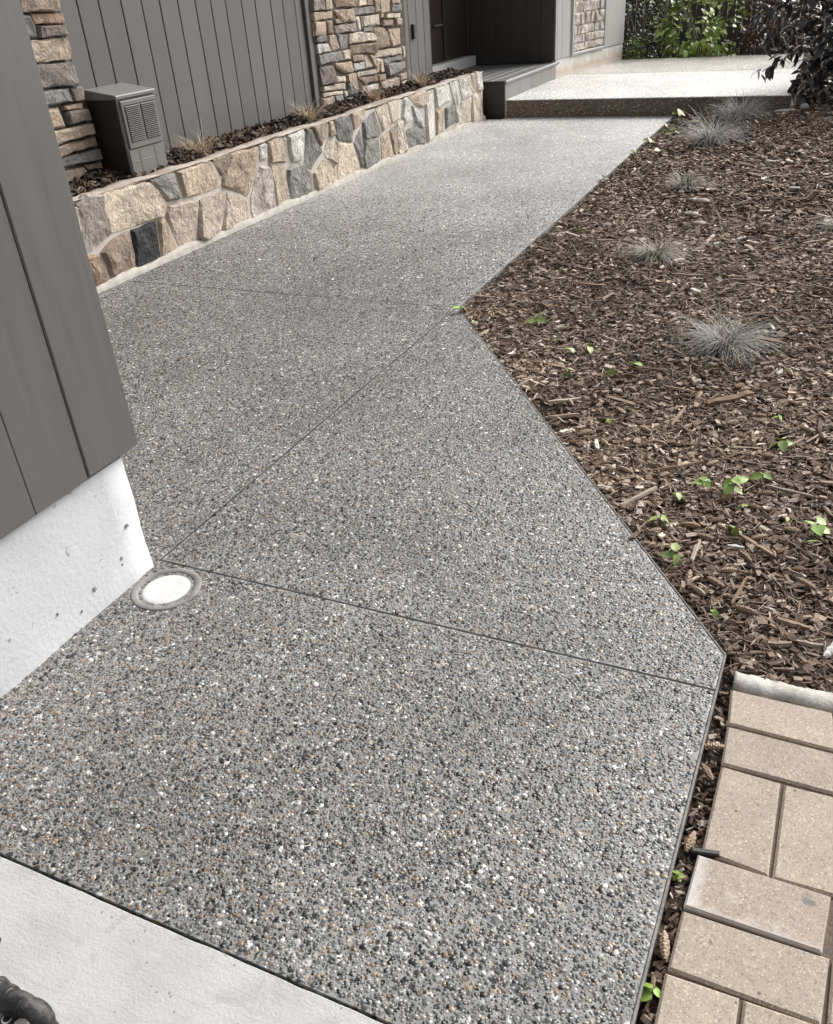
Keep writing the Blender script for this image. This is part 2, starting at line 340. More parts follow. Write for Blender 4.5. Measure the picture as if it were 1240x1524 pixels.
PEB = [(0.0, (.014, .014, .015)), (.16, (.035, .035, .036)), (.25, (.065, .065, .065)), (.42, (.105, .102, .099)), (.60, (.15, .146, .14)),
       (.74, (.20, .195, .185)), (.81, (.085, .060, .042)), (.85, (.17, .125, .085)), (.905, (.235, .195, .15)), (.935, (.32, .315, .30)), (.98, (.46, .45, .43))]
def mat_aggregate(name, tint=(1, 1, 1), rough=.46, scale=80, coat=.22, dry=None):
    t = NT(name)
    v = t.vor(scale)
    sep = t.n('ShaderNodeSeparateColor')
    t.l(v.outputs['Color'], sep.inputs[0])
    col = t.ramp(sep.outputs[0], PEB, 'CONSTANT')
    edge = t.vor(scale, 'DISTANCE_TO_EDGE').outputs['Distance']
    em = t.ramp(edge, [(.05, 0), (.16, 1)])
    fine = t.noise(340, 2)
    mort = t.mix(fine, (.12, .119, .117), (.21, .208, .203))
    col = t.mix(em, mort, col)
    big = t.noise(1.3, 5, .6)
    col = t.mix(1.0, col, t.ramp(big, [(.32, (.80, .80, .80)), (.68, (1.12, 1.12, 1.12))]), 'MULTIPLY')
    col = t.mix(1.0, col, tuple(1.5 * x for x in tint), 'MULTIPLY')
    if dry is not None:      # far brightness of the light painted into the colour, rising towards the landing
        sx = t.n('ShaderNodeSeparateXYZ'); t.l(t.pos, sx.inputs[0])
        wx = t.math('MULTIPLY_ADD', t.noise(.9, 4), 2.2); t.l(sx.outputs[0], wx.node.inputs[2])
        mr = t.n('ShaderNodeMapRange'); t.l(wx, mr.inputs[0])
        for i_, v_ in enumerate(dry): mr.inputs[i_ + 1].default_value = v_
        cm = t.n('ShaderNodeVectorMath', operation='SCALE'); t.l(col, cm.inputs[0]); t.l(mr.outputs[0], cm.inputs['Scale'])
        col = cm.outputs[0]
    h = t.ramp(v.outputs['Distance'], [(0, 1), (.55, 0)])
    rg = t.mix(sep.outputs[1], (rough - .12,) * 3, (rough + .16,) * 3)
    cn = t.bump(t.vor(scale * .5).outputs['Distance'], .35, .006)
    t.l(cn, t.b.inputs['Coat Normal'])
    return t.set(col, rg, t.bump(h, .4, .004), .5, Coat_Weight=coat, Coat_Roughness=.32)
def mat_vcol(name, rough=.5, spec=.5, var=.25, nscale=60):
    t = NT(name)
    a = t.n('ShaderNodeAttribute', attribute_name='col')
    n = t.noise(nscale, 3)
    col = t.mix(1.0, a.outputs['Color'], t.ramp(n, [(.25, 1 - var), (.75, 1 + var)]), 'MULTIPLY')
    return t.set(col, rough, None, spec)
def mat_stone(name):
    t = NT(name)
    oi = objcol(t)
    base = oi.outputs['Color']
    n1 = t.noise(9, 5, .6)
    n2 = t.noise(38, 5, .65)
    st = t.noise(14, 4, .6, t.scaled((.35, 1, 2.2)), 1.2)
    col = t.mix(1.0, base, t.ramp(n1, [(.28, (.62, .60, .60)), (.55, (1.0, 1.0, 1.0)), (.78, (1.22, 1.18, 1.12))]), 'MULTIPLY')
    col = t.mix(t.ramp(st, [(.54, 0), (.76, .22)]), col, (.34, .25, .18))
    col = t.mix(t.ramp(t.noise(6, 3, .5, None, .8), [(.60, 0), (.80, .25)]), col, (.30, .30, .30))
    col = t.mix(1.0, col, t.ramp(n2, [(.3, .72), (.7, 1.2)]), 'MULTIPLY')
    v = t.vor(26, 'F1', t.scaled((1, 1, .7))).outputs['Distance']
    b = t.bump(t.noise(22, 6, .62, None, .6), .9, .03)
    v2 = t.n('ShaderNodeTexNoise'); v2.noise_type = 'RIDGED_MULTIFRACTAL'; t.l(t.scaled((1, 1, .8)), v2.inputs['Vector'])
    v2.inputs['Scale'].default_value = 11; v2.inputs['Detail'].default_value = 5; v2.inputs['Roughness'].default_value = .5
    b = t.bump(v2.outputs['Fac'], .5, .02, b)
    b = t.bump(v, .35, .012, b)
    b = t.bump(t.noise(75, 4, .7), .6, .010, b)
    return t.set(col, .86, b, .3)
def mat_paint(name, col, rough=.5, grain=(6, 6, .5), var=.12, bump=.15, spec=.5):
    t = NT(name)
    oi = objcol(t)
    tone = t.math('MULTIPLY_ADD', oi.outputs['Random'], .16)
    tone.node.inputs[2].default_value = .92
    g = t.noise(5, 6, .62, t.scaled(grain), .3)
    c = t.mix(1.0, col, t.ramp(g, [(.25, 1 - var), (.75, 1 + var)]), 'MULTIPLY')
    c = t.mix(1.0, c, tone, 'MULTIPLY')
    st = t.noise(2.3, 5, .6, t.scaled((1, 1, .35)))
    c = t.mix(t.ramp(st, [(.55, 0), (.8, .22)]), c, tuple(x * .62 for x in col))
    g2 = t.noise(30, 3, .6, t.scaled((grain[0] / 3, grain[1] / 3, grain[2] / 3)))
    return t.set(c, t.ramp(g, [(.3, rough - .06), (.7, rough + .1)]), t.bump(g2, bump, .004), spec)
def mat_plain(name, col, rough=.6, var=.15, scale=20, bump=.2, bd=.003, spec=.5, bscale=120, **kw):
    t = NT(name)
    n = t.noise(scale, 5, .6)
    c = t.mix(1.0, col, t.ramp(n, [(.25, 1 - var), (.75, 1 + var)]), 'MULTIPLY')
    return t.set(c, rough, t.bump(t.noise(bscale, 4), bump, bd), spec, **kw)
def mat_leaf(name, rough=.45, spec=.4, trans=.25):
    t = NT(name)
    oi = objcol(t)
    a = t.n('ShaderNodeAttribute', attribute_name='col')
    use = t.mix(a.outputs['Alpha'], oi.outputs['Color'], a.outputs['Color'])
    tone = t.math('MULTIPLY_ADD', oi.outputs['Random'], .5)
    tone.node.inputs[2].default_value = .75
    c = t.mix(1.0, use, tone, 'MULTIPLY')
    c = t.mix(1.0, c, t.ramp(t.noise(45, 3), [(.3, .8), (.7, 1.2)]), 'MULTIPLY')
    return t.set(c, rough, None, spec, Transmission_Weight=0.0, Subsurface_Weight=0.0)

M = {}
M['agg'] = mat_aggregate('exposed_aggregate', tint=(.985, 1.0, 1.01), scale=72, dry=(5.6, 12.5, 1.0, 2.5))  # dry range paints the stronger far light into the path colour
M['agg_pale'] = mat_aggregate('exposed_aggregate_pale', (3.3, 3.3, 3.25), .45)  # bright light on the landing painted in as a paler tint
M['agg_far'] = mat_aggregate('exposed_aggregate_far', (2.3, 2.2, 2.05), .5)  # darker and tanner than the nearer landing slab
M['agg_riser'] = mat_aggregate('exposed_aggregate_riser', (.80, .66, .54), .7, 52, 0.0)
def mat_pebble():
    t = NT('pebble')
    a = t.n('ShaderNodeAttribute', attribute_name='col')
    c = t.mix(1.0, a.outputs['Color'], t.ramp(t.noise(220, 3), [(.25, .72), (.75, 1.28)]), 'MULTIPLY')
    c = t.mix(1.0, c, t.ramp(t.noise(1.3, 5, .6), [(.32, .80), (.68, 1.12)]), 'MULTIPLY')
    rg = t.ramp(t.noise(90, 2), [(.3, .16), (.7, .42)])
    return t.set(c, rg, None, .55)
M['pebble'] = mat_pebble()
M['mulch'] = mat_vcol('mulch_chips', .82, .25, .35, 120)
M['stone'] = mat_stone('split_stone')
M['siding'] = mat_paint('grey_painted_siding', (.122, .119, .115), .46, var=.07, bump=.10)
M['siding_lit'] = mat_paint('lit_grey_siding', (.46, .457, .448), .38)  # same grey paint, with the glare on the far wing painted in
M['siding_shaded'] = mat_paint('shaded_grey_siding', (.060, .055, .050), .5)  # grey siding with the shade of the entry recess painted in
M['door'] = mat_paint('dark_door_paint', (.05, .038, .033), .35)
M['sill'] = mat_plain('pale_sill', (.70, .69, .67), .5)
M['backing'] = mat_plain('dark_backing', (.03, .028, .026), .9)
M['deck'] = mat_paint('grey_deck_paint', (.19, .186, .18), .48, (.5, 6, 6))
M['deck_shaded'] = mat_paint('shaded_deck_skirt', (.035, .028, .024), .6)  # deck side facing the driveway, its shade put into the colour
M['box'] = mat_plain('grey_box_enamel', (.165, .160, .150), .42, .06, 8, .05)
M['box_shaded'] = mat_plain('shaded_box_side', (.022, .019, .017), .5, .1, 8, .05)  # cabinet enamel with the shade of its left side painted in
M['black'] = mat_plain('black_plastic', (.022, .021, .021), .45, .3, 14, .15)
M['cone'] = None
M['sand'] = mat_plain('joint_sand', (.13, .10, .078), .95, .45, 160, .6, .004)
M['flake'] = mat_plain('bare_flaked_concrete', (.26, .255, .25), .9, .4, 120, .5)
M['sealant'] = mat_plain('dark_joint_sealant', (.05, .049, .047), .9, .7, 9, .1, .002, .1)

def mat_mortar(name, c1=(.36, .33, .29), c2=(.55, .52, .47)):
    t = NT(name)
    n = t.noise(12, 5, .65)
    c = t.mix(t.ramp(n, [(.3, 0), (.7, 1)]), c1, c2)
    return t.set(c, .9, t.bump(t.noise(90, 5, .7), .6, .006), .2)
M['mortar'] = mat_mortar('pale_mortar', (.42, .38, .335), (.60, .56, .51))
M['toe'] = mat_mortar('toe_mortar')
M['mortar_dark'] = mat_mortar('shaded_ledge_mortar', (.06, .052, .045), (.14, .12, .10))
M['grout'] = mat_mortar('grey_grout', (.16, .155, .15), (.30, .29, .28))
def mat_stucco():
    t = NT('white_stucco')
    n = t.noise(60, 6, .65)
    big = t.noise(3, 3)
    c = t.mix(t.ramp(big, [(.3, 0), (.7, 1)]), (.55, .558, .575), (.62, .628, .645))
    chip = t.math('MULTIPLY', t.ramp(t.noise(16, 4, .6, None, .5), [(.65, 0), (.69, .9)]), t.ramp(t.noise(4, 2), [(.50, 0), (.57, 1)]))
    gr = t.ramp(t.noise(2.2, 6, .7, None, .6), [(.50, 0), (.75, .30)])
    c = t.mix(gr, c, (.45, .44, .43))
    c = t.mix(chip, c, (.30, .29, .28))
    b = t.bump(n, .45, .006)
    b = t.bump(t.noise(22, 3), .2, .007, b)
    return t.set(c, .75, b, .3)
M['stucco'] = mat_stucco()
def mat_far_foundation():
    t = NT('stained_foundation')
    n = t.noise(5, 4, .6)
    c = t.mix(t.ramp(n, [(.35, 0), (.7, 1)]), (.60, .58, .55), (.76, .745, .72))
    sepz = t.n('ShaderNodeSeparateXYZ')
    t.l(t.pos, sepz.inputs[0])
    wob = t.math('MULTIPLY_ADD', t.noise(5, 5, .65), .18)
    t.l(sepz.outputs[2], wob.node.inputs[2])
    band = t.ramp(wob, [(.28, 0), (.37, 1), (.39, .8), (.50, 0)])
    c = t.mix(t.math('MULTIPLY', band, .6), c, (.50, .35, .23))
    return t.set(c, .8, t.bump(t.noise(40, 5), .5, .008), .3)
M['stain'] = mat_far_foundation()
def mat_drive():
    t = NT('broomed_concrete')
    n = t.noise(7, 5, .6)
    c = t.mix(t.ramp(n, [(.3, 0), (.7, 1)]), (.42, .418, .408), (.50, .498, .488))
    patch = t.ramp(t.noise(9, 6, .7, None, 1.0), [(.54, 0), (.62, .6)])
    c = t.mix(patch, c, (.37, .368, .36))
    pit = t.ramp(t.vor(52).outputs['Distance'], [(.08, 1), (.20, 0)])
    pm = t.math('MULTIPLY', pit, t.ramp(t.noise(17, 3), [(.52, 0), (.58, .9)]))
    c = t.mix(pm, c, (.20, .19, .18))
    br = t.noise(60, 3, .6, t.scaled((1, .12, 1)))
    b = t.bump(br, .3, .004)
    b = t.bump(t.noise(150, 4, .7), .5, .004, b)
    return t.set(c, .7, b, .35)
M['drive'] = mat_drive()
def mat_paver():
    t = NT('concrete_paver')
    oi = objcol(t)
    n = t.noise(14, 5, .6)
    c = t.mix(1.0, oi.outputs['Color'], t.ramp(n, [(.25, .88), (.75, 1.1)]), 'MULTIPLY')
    sp = t.vor(330)
    sep = t.n('ShaderNodeSeparateColor')
    t.l(sp.outputs['Color'], sep.inputs[0])
    grit = t.ramp(sep.outputs[0], [(0, .60), (.10, .80), (.26, .97), (.86, 1.06), (.93, 1.45)], 'CONSTANT')
    c = t.mix(.8, c, grit, 'MULTIPLY')
    dk = t.vor(30)
    s2 = t.n('ShaderNodeSeparateColor')
    t.l(dk.outputs['Color'], s2.inputs[0])
    spot = t.math('MULTIPLY', t.ramp(dk.outputs['Distance'], [(.07, 1), (.15, 0)]), t.ramp(s2.outputs[0], [(.68, 0), (.70, 1)]))
    c = t.mix(spot, c, (.14, .10, .08))
    b = t.bump(t.noise(420, 3, .7), .35, .002)
    b = t.bump(t.noise(60, 4), .25, .003, b)
    return t.set(c, .8, b, .3)
M['paver'] = mat_paver()
def mat_paver_worn():
    t = NT('lime_washed_paver')
    c = t.mix(t.noise(14, 5), (.36, .295, .248), (.42, .345, .292))
    spk = t.vor(330); sps = t.n('ShaderNodeSeparateColor'); t.l(spk.outputs['Color'], sps.inputs[0])
    c = t.mix(.8, c, t.ramp(sps.outputs[0], [(0, .60), (.10, .80), (.26, .97), (.86, 1.06), (.93, 1.45)], 'CONSTANT'), 'MULTIPLY')
    wash = t.ramp(t.noise(11, 6, .7, None, .2), [(.56, 0), (.70, .6)])
    c = t.mix(wash, c, (.62, .60, .57))
    sx = t.n('ShaderNodeSeparateXYZ'); t.l(t.pos, sx.inputs[0])
    nz = t.math('MULTIPLY_ADD', t.noise(40, 5, .7), .05)
    t.l(sx.outputs[1], nz.node.inputs[2])
    nx = t.math('MULTIPLY_ADD', t.noise(36, 5, .7), -.03)
    t.l(sx.outputs[0], nx.node.inputs[2])
    edge = t.math('MAXIMUM', t.ramp(nz, [(.015, 0), (.04, .6)]), t.math('SUBTRACT', .6, t.ramp(t.math('SUBTRACT', nx, 1.0), [(.098, 0), (.120, .6)])))
    c = t.mix(edge, c, (.62, .61, .59))
    blot = t.ramp(t.noise(13, 4, .5, None, .3), [(.63, 0), (.66, .85)])
    c = t.mix(blot, c, (.17, .165, .16))
    return t.set(c, .8, t.bump(t.noise(420, 3, .7), .35, .002), .3)
M['paver_worn'] = mat_paver_worn()
M['edging'] = mat_mortar('weathered_concrete_edging', (.36, .33, .29), (.62, .60, .56))
def mat_soil():
    t = NT('mulch_soil')
    v = t.vor(34, 'F1', t.scaled((1.0, .8, 1)))
    sep = t.n('ShaderNodeSeparateColor')
    t.l(v.outputs['Color'], sep.inputs[0])
    c = t.ramp(sep.outputs[0], [(0, (.03, .022, .017)), (.3, (.07, .05, .038)), (.6, (.12, .088, .067)), (.85, (.18, .14, .11))], 'CONSTANT')
    c = t.mix(t.noise(25, 5), c, (.06, .044, .034))
    b = t.bump(v.outputs['Distance'], .8, .02)
    b = t.bump(t.noise(140, 4), .6, .006, b)
    return t.set(c, .9, b, .2)
M['soil'] = mat_soil()
M['leaf'] = mat_leaf('leaf_blade', .42, .4)
M['leaf_gloss'] = mat_leaf('glossy_dark_leaf', .24, .6)
M['grass'] = mat_vcol('dry_grass', .6, .3, .15, 40)
M['wood'] = None
def mat_objwood(name, rough=.8):
    t = NT(name)
    oi = objcol(t)
    tc = t.n('ShaderNodeTexCoord').outputs['Object']
    g = t.noise(60, 4, .6, t.scaled((.08, 1, 1), tc))
    c = t.mix(1.0, oi.outputs['Color'], t.ramp(g, [(.25, .6), (.75, 1.25)]), 'MULTIPLY')
    return t.set(c, rough, t.bump(g, .5, .003), .25)
M['wood'] = mat_objwood('raw_wood')
M['bark'] = mat_plain('grey_bark', (.20, .18, .16), .85, .35, 20, .6, .01)
def mat_cone():
    t = NT('cone_scales')
    oi = objcol(t)
    a = t.n('ShaderNodeAttribute', attribute_name='col')
    c = t.mix(1.0, oi.outputs['Color'], a.outputs['Color'], 'MULTIPLY')
    return t.set(c, .65, None, .35)
M['cone'] = mat_cone()
M['pebble_obj'] = mat_objwood('river_pebble', .6)
M['lid'] = mat_plain('white_plastic_lid', (.60, .598, .59), .35, .10, 22, .08)
M['letter'] = mat_plain('white_print', (.62, .61, .60), .6, .2, 60)
def mat_fabric():
    t = NT('scuffed_black_fabric')
    c = t.mix(t.ramp(t.noise(26, 5, .7, None, .5), [(.5, 0), (.72, .8)]), (.022, .021, .021), (.13, .128, .125))
    return t.set(c, t.ramp(t.noise(30, 4), [(.3, .35), (.7, .65)]), t.bump(t.noise(300, 3), .4, .002, t.bump(t.noise(45, 4), .5, .006)), .5)
M['fabric'] = mat_fabric()
M['lug'] = mat_plain('grey_scuffed_metal', (.17, .165, .16), .45, .4, 60, .3)
M['copper'] = mat_plain('brown_knob', (.13, .075, .055), .4, .3, 40)
M['tan'] = mat_plain('tan_cord', (.48, .34, .21), .8, .2, 60)
M['fence'] = mat_paint('weathered_fence', (.09, .075, .062), .7)
M['paper'] = mat_plain('pale_flat_stone', (.70, .69, .67), .7, .1, 20)

# ---------------------------------------------------------------- object helpers
def link(o, parent=None):
    C.objects.link(o)
    if parent is not None:
        o.parent = parent
    return o
def thing(name, label=None, cat=None, group=None, loc=(0, 0, 0), rz=0):
    o = bpy.data.objects.new(name, None)
    o.empty_display_size = .1
    o.location = loc
    o.rotation_euler = (0, 0, rz)
    C.objects.link(o)
    return tag(o, label, cat, group)
def tag(o, label=None, cat=None, group=None, kind=None):
    if label: o['label'] = label
    if cat: o['category'] = cat
    if group: o['group'] = group
    if kind: o['kind'] = kind
    return o
def mesh_obj(name, verts, faces, mat, parent=None, smooth=False):
    me = bpy.data.meshes.new(name)
    me.from_pydata([tuple(v) for v in verts], [], [tuple(f) for f in faces])
    me.materials.append(mat)
    if smooth:
        me.polygons.foreach_set('use_smooth', [True] * len(me.polygons))
    me.update()
    return link(bpy.data.objects.new(name, me), parent)
def mesh_np(name, V, T, mat, parent=None, col=None, smooth=False):
    """triangle mesh straight from numpy arrays; col = per-vertex RGB"""
    me = bpy.data.meshes.new(name)
    V = np.ascontiguousarray(V, dtype=np.float32)
    T = np.ascontiguousarray(T, dtype=np.int32)
    me.vertices.add(len(V)); me.vertices.foreach_set('co', V.ravel())
    me.loops.add(T.size); me.loops.foreach_set('vertex_index', T.ravel())
    me.polygons.add(len(T))
    me.polygons.foreach_set('loop_start', np.arange(0, T.size, 3, dtype=np.int32))
    me.polygons.foreach_set('use_smooth', np.full(len(T), smooth, dtype=bool))
    me.materials.append(mat)
    if col is not None:
        a = me.color_attributes.new('col', 'FLOAT_COLOR', 'POINT')
        cc = np.ones((len(V), 4), dtype=np.float32); cc[:, :3] = col
        a.data.foreach_set('color', cc.ravel())
    me.update(calc_edges=True)
    me.validate()
    return link(bpy.data.objects.new(name, me), parent)
class Frame:
    """a plane: origin, u axis, v axis, outward normal"""
    def __init__(s, o, u, v, n):
        s.o, s.u, s.v, s.n = Vector(o), Vector(u).normalized(), Vector(v).normalized(), Vector(n).normalized()
    def p(s, u, v, d=0):
        return s.o + s.u * u + s.v * v + s.n * d
def slab_geo(fr, poly, d0, d1, ch=.004):
    """prism on a frame with a chamfered front edge: returns verts, faces"""
    n = len(poly)
    cx = sum(p[0] for p in poly) / n; cy = sum(p[1] for p in poly) / n
    area = sum(poly[i][0] * poly[(i + 1) % n][1] - poly[(i + 1) % n][0] * poly[i][1] for i in range(n))
    if area < 0: poly = poly[::-1]
    ins = []
    for i in range(n):
        a, b, c = Vector(poly[i - 1]), Vector(poly[i]), Vector(poly[(i + 1) % n])
        e1, e2 = (b - a).normalized(), (c - b).normalized()
        n1, n2 = Vector((-e1.y, e1.x)), Vector((-e2.y, e2.x))
        k = 1 + n1.dot(n2)
        ins.append(b + (n1 + n2) * (ch / max(k, .3)))
    flip = fr.u.cross(fr.v).dot(fr.n) < 0
    V = [fr.p(x, y, d0) for x, y in poly] + [fr.p(x, y, d1 - ch) for x, y in poly] + [fr.p(p.x, p.y, d1) for p in ins]
    F = []
    for r in range(2):
        for i in range(n):
            j = (i + 1) % n
            F.append((r * n + i, r * n + j, (r + 1) * n + j, (r + 1) * n + i))
    F.append(tuple(range(2 * n, 3 * n)))
    F.append(tuple(range(n - 1, -1, -1)))
    if flip: F = [f[::-1] for f in F]
    return V, F
def slab(name, fr, poly, d0, d1, mat, parent=None, ch=.004):
    V, F = slab_geo(fr, poly, d0, d1, ch)
    return mesh_obj(name, V, F, mat, parent)
def rect(u0, u1, v0, v1):
    return [(u0, v0), (u1, v0), (u1, v1), (u0, v1)]
def wrinkle(mb, pts, rads, seg=18, steps=44, amp=.16, seed=0):
    P_ = [Vector(p) for p in pts]; n_ = len(P_)
    q_, r_ = [], []
    for i in range(steps + 1):
        t = i / steps * (n_ - 1); k = min(int(t), n_ - 2); f = t - k; f = f * f * (3 - 2 * f) * .5 + f * .5
        q_.append(P_[k].lerp(P_[k + 1], f)); r_.append(rads[k] * (1 - f) + rads[k + 1] * f)
    k0 = len(mb.V)
    mb.tube(q_, r_, seg)
    for i in range(k0, len(mb.V)):
        ring = (i - k0) // seg; c = q_[ring]; v = mb.V[i] - c
        w = mnoise.noise(Vector((mb.V[i].x * 55 + seed, mb.V[i].y * 38, mb.V[i].z * 55))) + .6 * mnoise.noise(mb.V[i] * 120)
        mb.V[i] = c + v * (1 + amp * 1.6 * w)
    return mb
class MB:
    def __init__(s): s.V, s.F = [], []
    def add(s, V, F):
        k = len(s.V); s.V += list(V); s.F += [tuple(i + k for i in f) for f in F]
        return s
    def tube(s, pts, rad, seg=8, cap=True):
        pts = [Vector(p) for p in pts]
        rads = rad if isinstance(rad, (list, tuple)) else [rad] * len(pts)
        k = len(s.V)
        ref = Vector((0, 0, 1))
        for i, p in enumerate(pts):
            d = (pts[min(i + 1, len(pts) - 1)] - pts[max(i - 1, 0)]).normalized()
            r = ref if abs(d.dot(ref)) < .95 else Vector((1, 0, 0))
            a = d.cross(r).normalized(); b = a.cross(d)
            for j in range(seg):
                t = 2 * math.pi * j / seg
                s.V.append(p + (a * math.cos(t) + b * math.sin(t)) * rads[i])
        for i in range(len(pts) - 1):
            for j in range(seg):
                q = (j + 1) % seg
                s.F.append((k + i * seg + j, k + i * seg + q, k + (i + 1) * seg + q, k + (i + 1) * seg + j))
        if cap:
            s.F.append(tuple(k + j for j in range(seg))[::-1])
            e = k + (len(pts) - 1) * seg
            s.F.append(tuple(e + j for j in range(seg)))
        return s
    def build(s, name, mat, parent=None, smooth=False):
        return mesh_obj(name, s.V, s.F, mat, parent, smooth)

UP = Frame((0, 0, 0), (1, 0, 0), (0, 1, 0), (0, 0, 1))
def ztop(poly, z0, z1, name, mat, parent=None, ch=.004):
    return slab(name, UP, poly, z0, z1, mat, parent, ch)

# ================================================================ GROUND
def ground_z(x, y):
    sx = min(max((x - 3.5) / 7, 0), 1); sy = min(max((1.8 - y) / 1.8, 0), 1)
    sx = sx * sx * (3 - 2 * sx); sy = sy * sy * (3 - 2 * sy)
    return -.022 + .085 * sx * sy
g = mesh_obj('ground', [(-60, -60, -.10), (60, -60, -.10), (60, 60, -.10), (-60, 60, -.10)], [(0, 1, 2, 3)], M['soil'])
tag(g, kind='structure')
# mulch bed: a gently mounded soil sheet
def path_edge_y(x):
    if x < 1.90: return .075 - (x - .69) * .025
    if x < 4.398: return .045 + (x - 1.90) * (1.82 - .045) / 2.498
    return 1.82 + (x - 4.398) * .0068
gx = np.linspace(1.78, 13.2, 90)
V, F = [], []
NY = 26
for x in gx:
    top = path_edge_y(x) + .03 if x < 11.6 else 0.54
    for k in range(NY):
        y = top + (-3.2 - top) * (k / (NY - 1)) ** 1.3
        V.append((x, y, ground_z(x, y) - .012 + random.uniform(-.006, .006)))
for i in range(len(gx) - 1):
    for k in range(NY - 1):
        a = i * NY + k
        F.append((a, a + 1, a + NY + 1, a + NY))
tag(mesh_obj('mulch_bed', V, F, M['soil'], smooth=True), kind='structure')

# driveway
edge_pts = [(.6872 + random.uniform(-.0016, .0016), y_) for y_ in np.linspace(-3, 1.85, 120)]
dv = ztop([(-4, -3)] + edge_pts + [(-4, 1.85)], -.15, -.0018, 'driveway', M['drive'], ch=.002)
tag(dv, kind='structure')

# ================================================================ PATH
path = thing('path'); tag(path, kind='structure')
tag(mesh_obj('path_base', [(.69, -.0, -.06), (11.7, -.0, -.06), (11.7, 4.3, -.06), (.69, 4.3, -.06)], [(0, 1, 2, 3)], M['backing'], path))
V, F = [], []
S1 = [(.692, 1.852), (.692, .081), (1.754, .055), (1.754, 1.852)]
S2 = [(1.760, .055), (1.900, .051), (4.396, 1.826), (1.760, 1.845)]
S3 = [(1.727, 1.851), (4.394, 1.832), (4.394, 4.252), (1.727, 4.252)]
S4 = [(4.400, 1.829), (11.612, 1.876), (11.612, 4.012), (11.455, 4.04), (11.455, 4.252), (4.400, 4.252)]
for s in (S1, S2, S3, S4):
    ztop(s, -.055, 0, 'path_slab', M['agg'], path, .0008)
# thin formed concrete lip along the right-hand edges
for a, b in (((.692, .0745), (1.903, .0445)), ((1.903, .0445), (4.399, 1.8195)), ((4.399, 1.8195), (11.612, 1.869))):
    A, B = Vector((*a, 0)), Vector((*b, 0))
    d = (B - A).normalized(); nrm = Vector((d.y, -d.x, 0))
    fr = Frame(A, d, -nrm, (0, 0, 1))
    slab('path_edge', fr, rect(0, (B - A).length - .002, .0002, .0060), -.055, .002, M['grout'], path, .0015)

JOINTS = ([(1.7535, .056), (1.7605, .056), (1.7605, 1.851), (1.7535, 1.851)], [(1.7615, 1.8447), (4.396, 1.8257), (4.393, 1.8325), (1.7615, 1.8510)], [(4.3935, 1.834), (4.4005, 1.829), (4.4005, 4.251), (4.3935, 4.251)])
for pts in JOINTS:
    ztop(pts, -.04, .0006, 'joint_sealant', M['sealant'], path, .0002)
# exposed pebbles of the nearer slabs as real stones
def inside(P, poly, m=0.0):
    ok = np.ones(len(P), bool)
    poly = [np.array(p) for p in poly]
    n = len(poly)
    area = sum(poly[i][0] * poly[(i + 1) % n][1] - poly[(i + 1) % n][0] * poly[i][1] for i in range(n))
    for i in range(n):
        a, b = poly[i], poly[(i + 1) % n]
        e = (b - a) / np.linalg.norm(b - a) * (1 if area > 0 else -1)
        ok &= (e[0] * (P[:, 1] - a[1]) - e[1] * (P[:, 0] - a[0])) > m
    return ok
def pebble_field(s, x0, x1, y0, y1, polys, fade=None):
    nx, ny = int((x1 - x0) / s), int((y1 - y0) / (s * .87))
    I, J = np.meshgrid(np.arange(nx), np.arange(ny))
    P = np.stack([x0 + (I + .5 * (J % 2)) * s, y0 + J * s * .87], -1).reshape(-1, 2)
    P = P + rng.uniform(-.42, .42, P.shape) * s
    ok = np.zeros(len(P), bool)
    for p in polys: ok |= inside(P, p, .005)
    for j_ in JOINTS: ok &= ~inside(P, j_, -.0012)
    ok &= np.hypot((P[:, 0] - 1.632), (P[:, 1] - 1.735)) > .110
    if fade is not None: ok &= rng.random(len(P)) < np.clip((fade[1] - P[:, 0]) / (fade[1] - fade[0]), 0, 1)
    return P[ok]
pcols = np.array([c for _, c in PEB]); pth = np.array([p for p, _ in PEB] + [1.0])
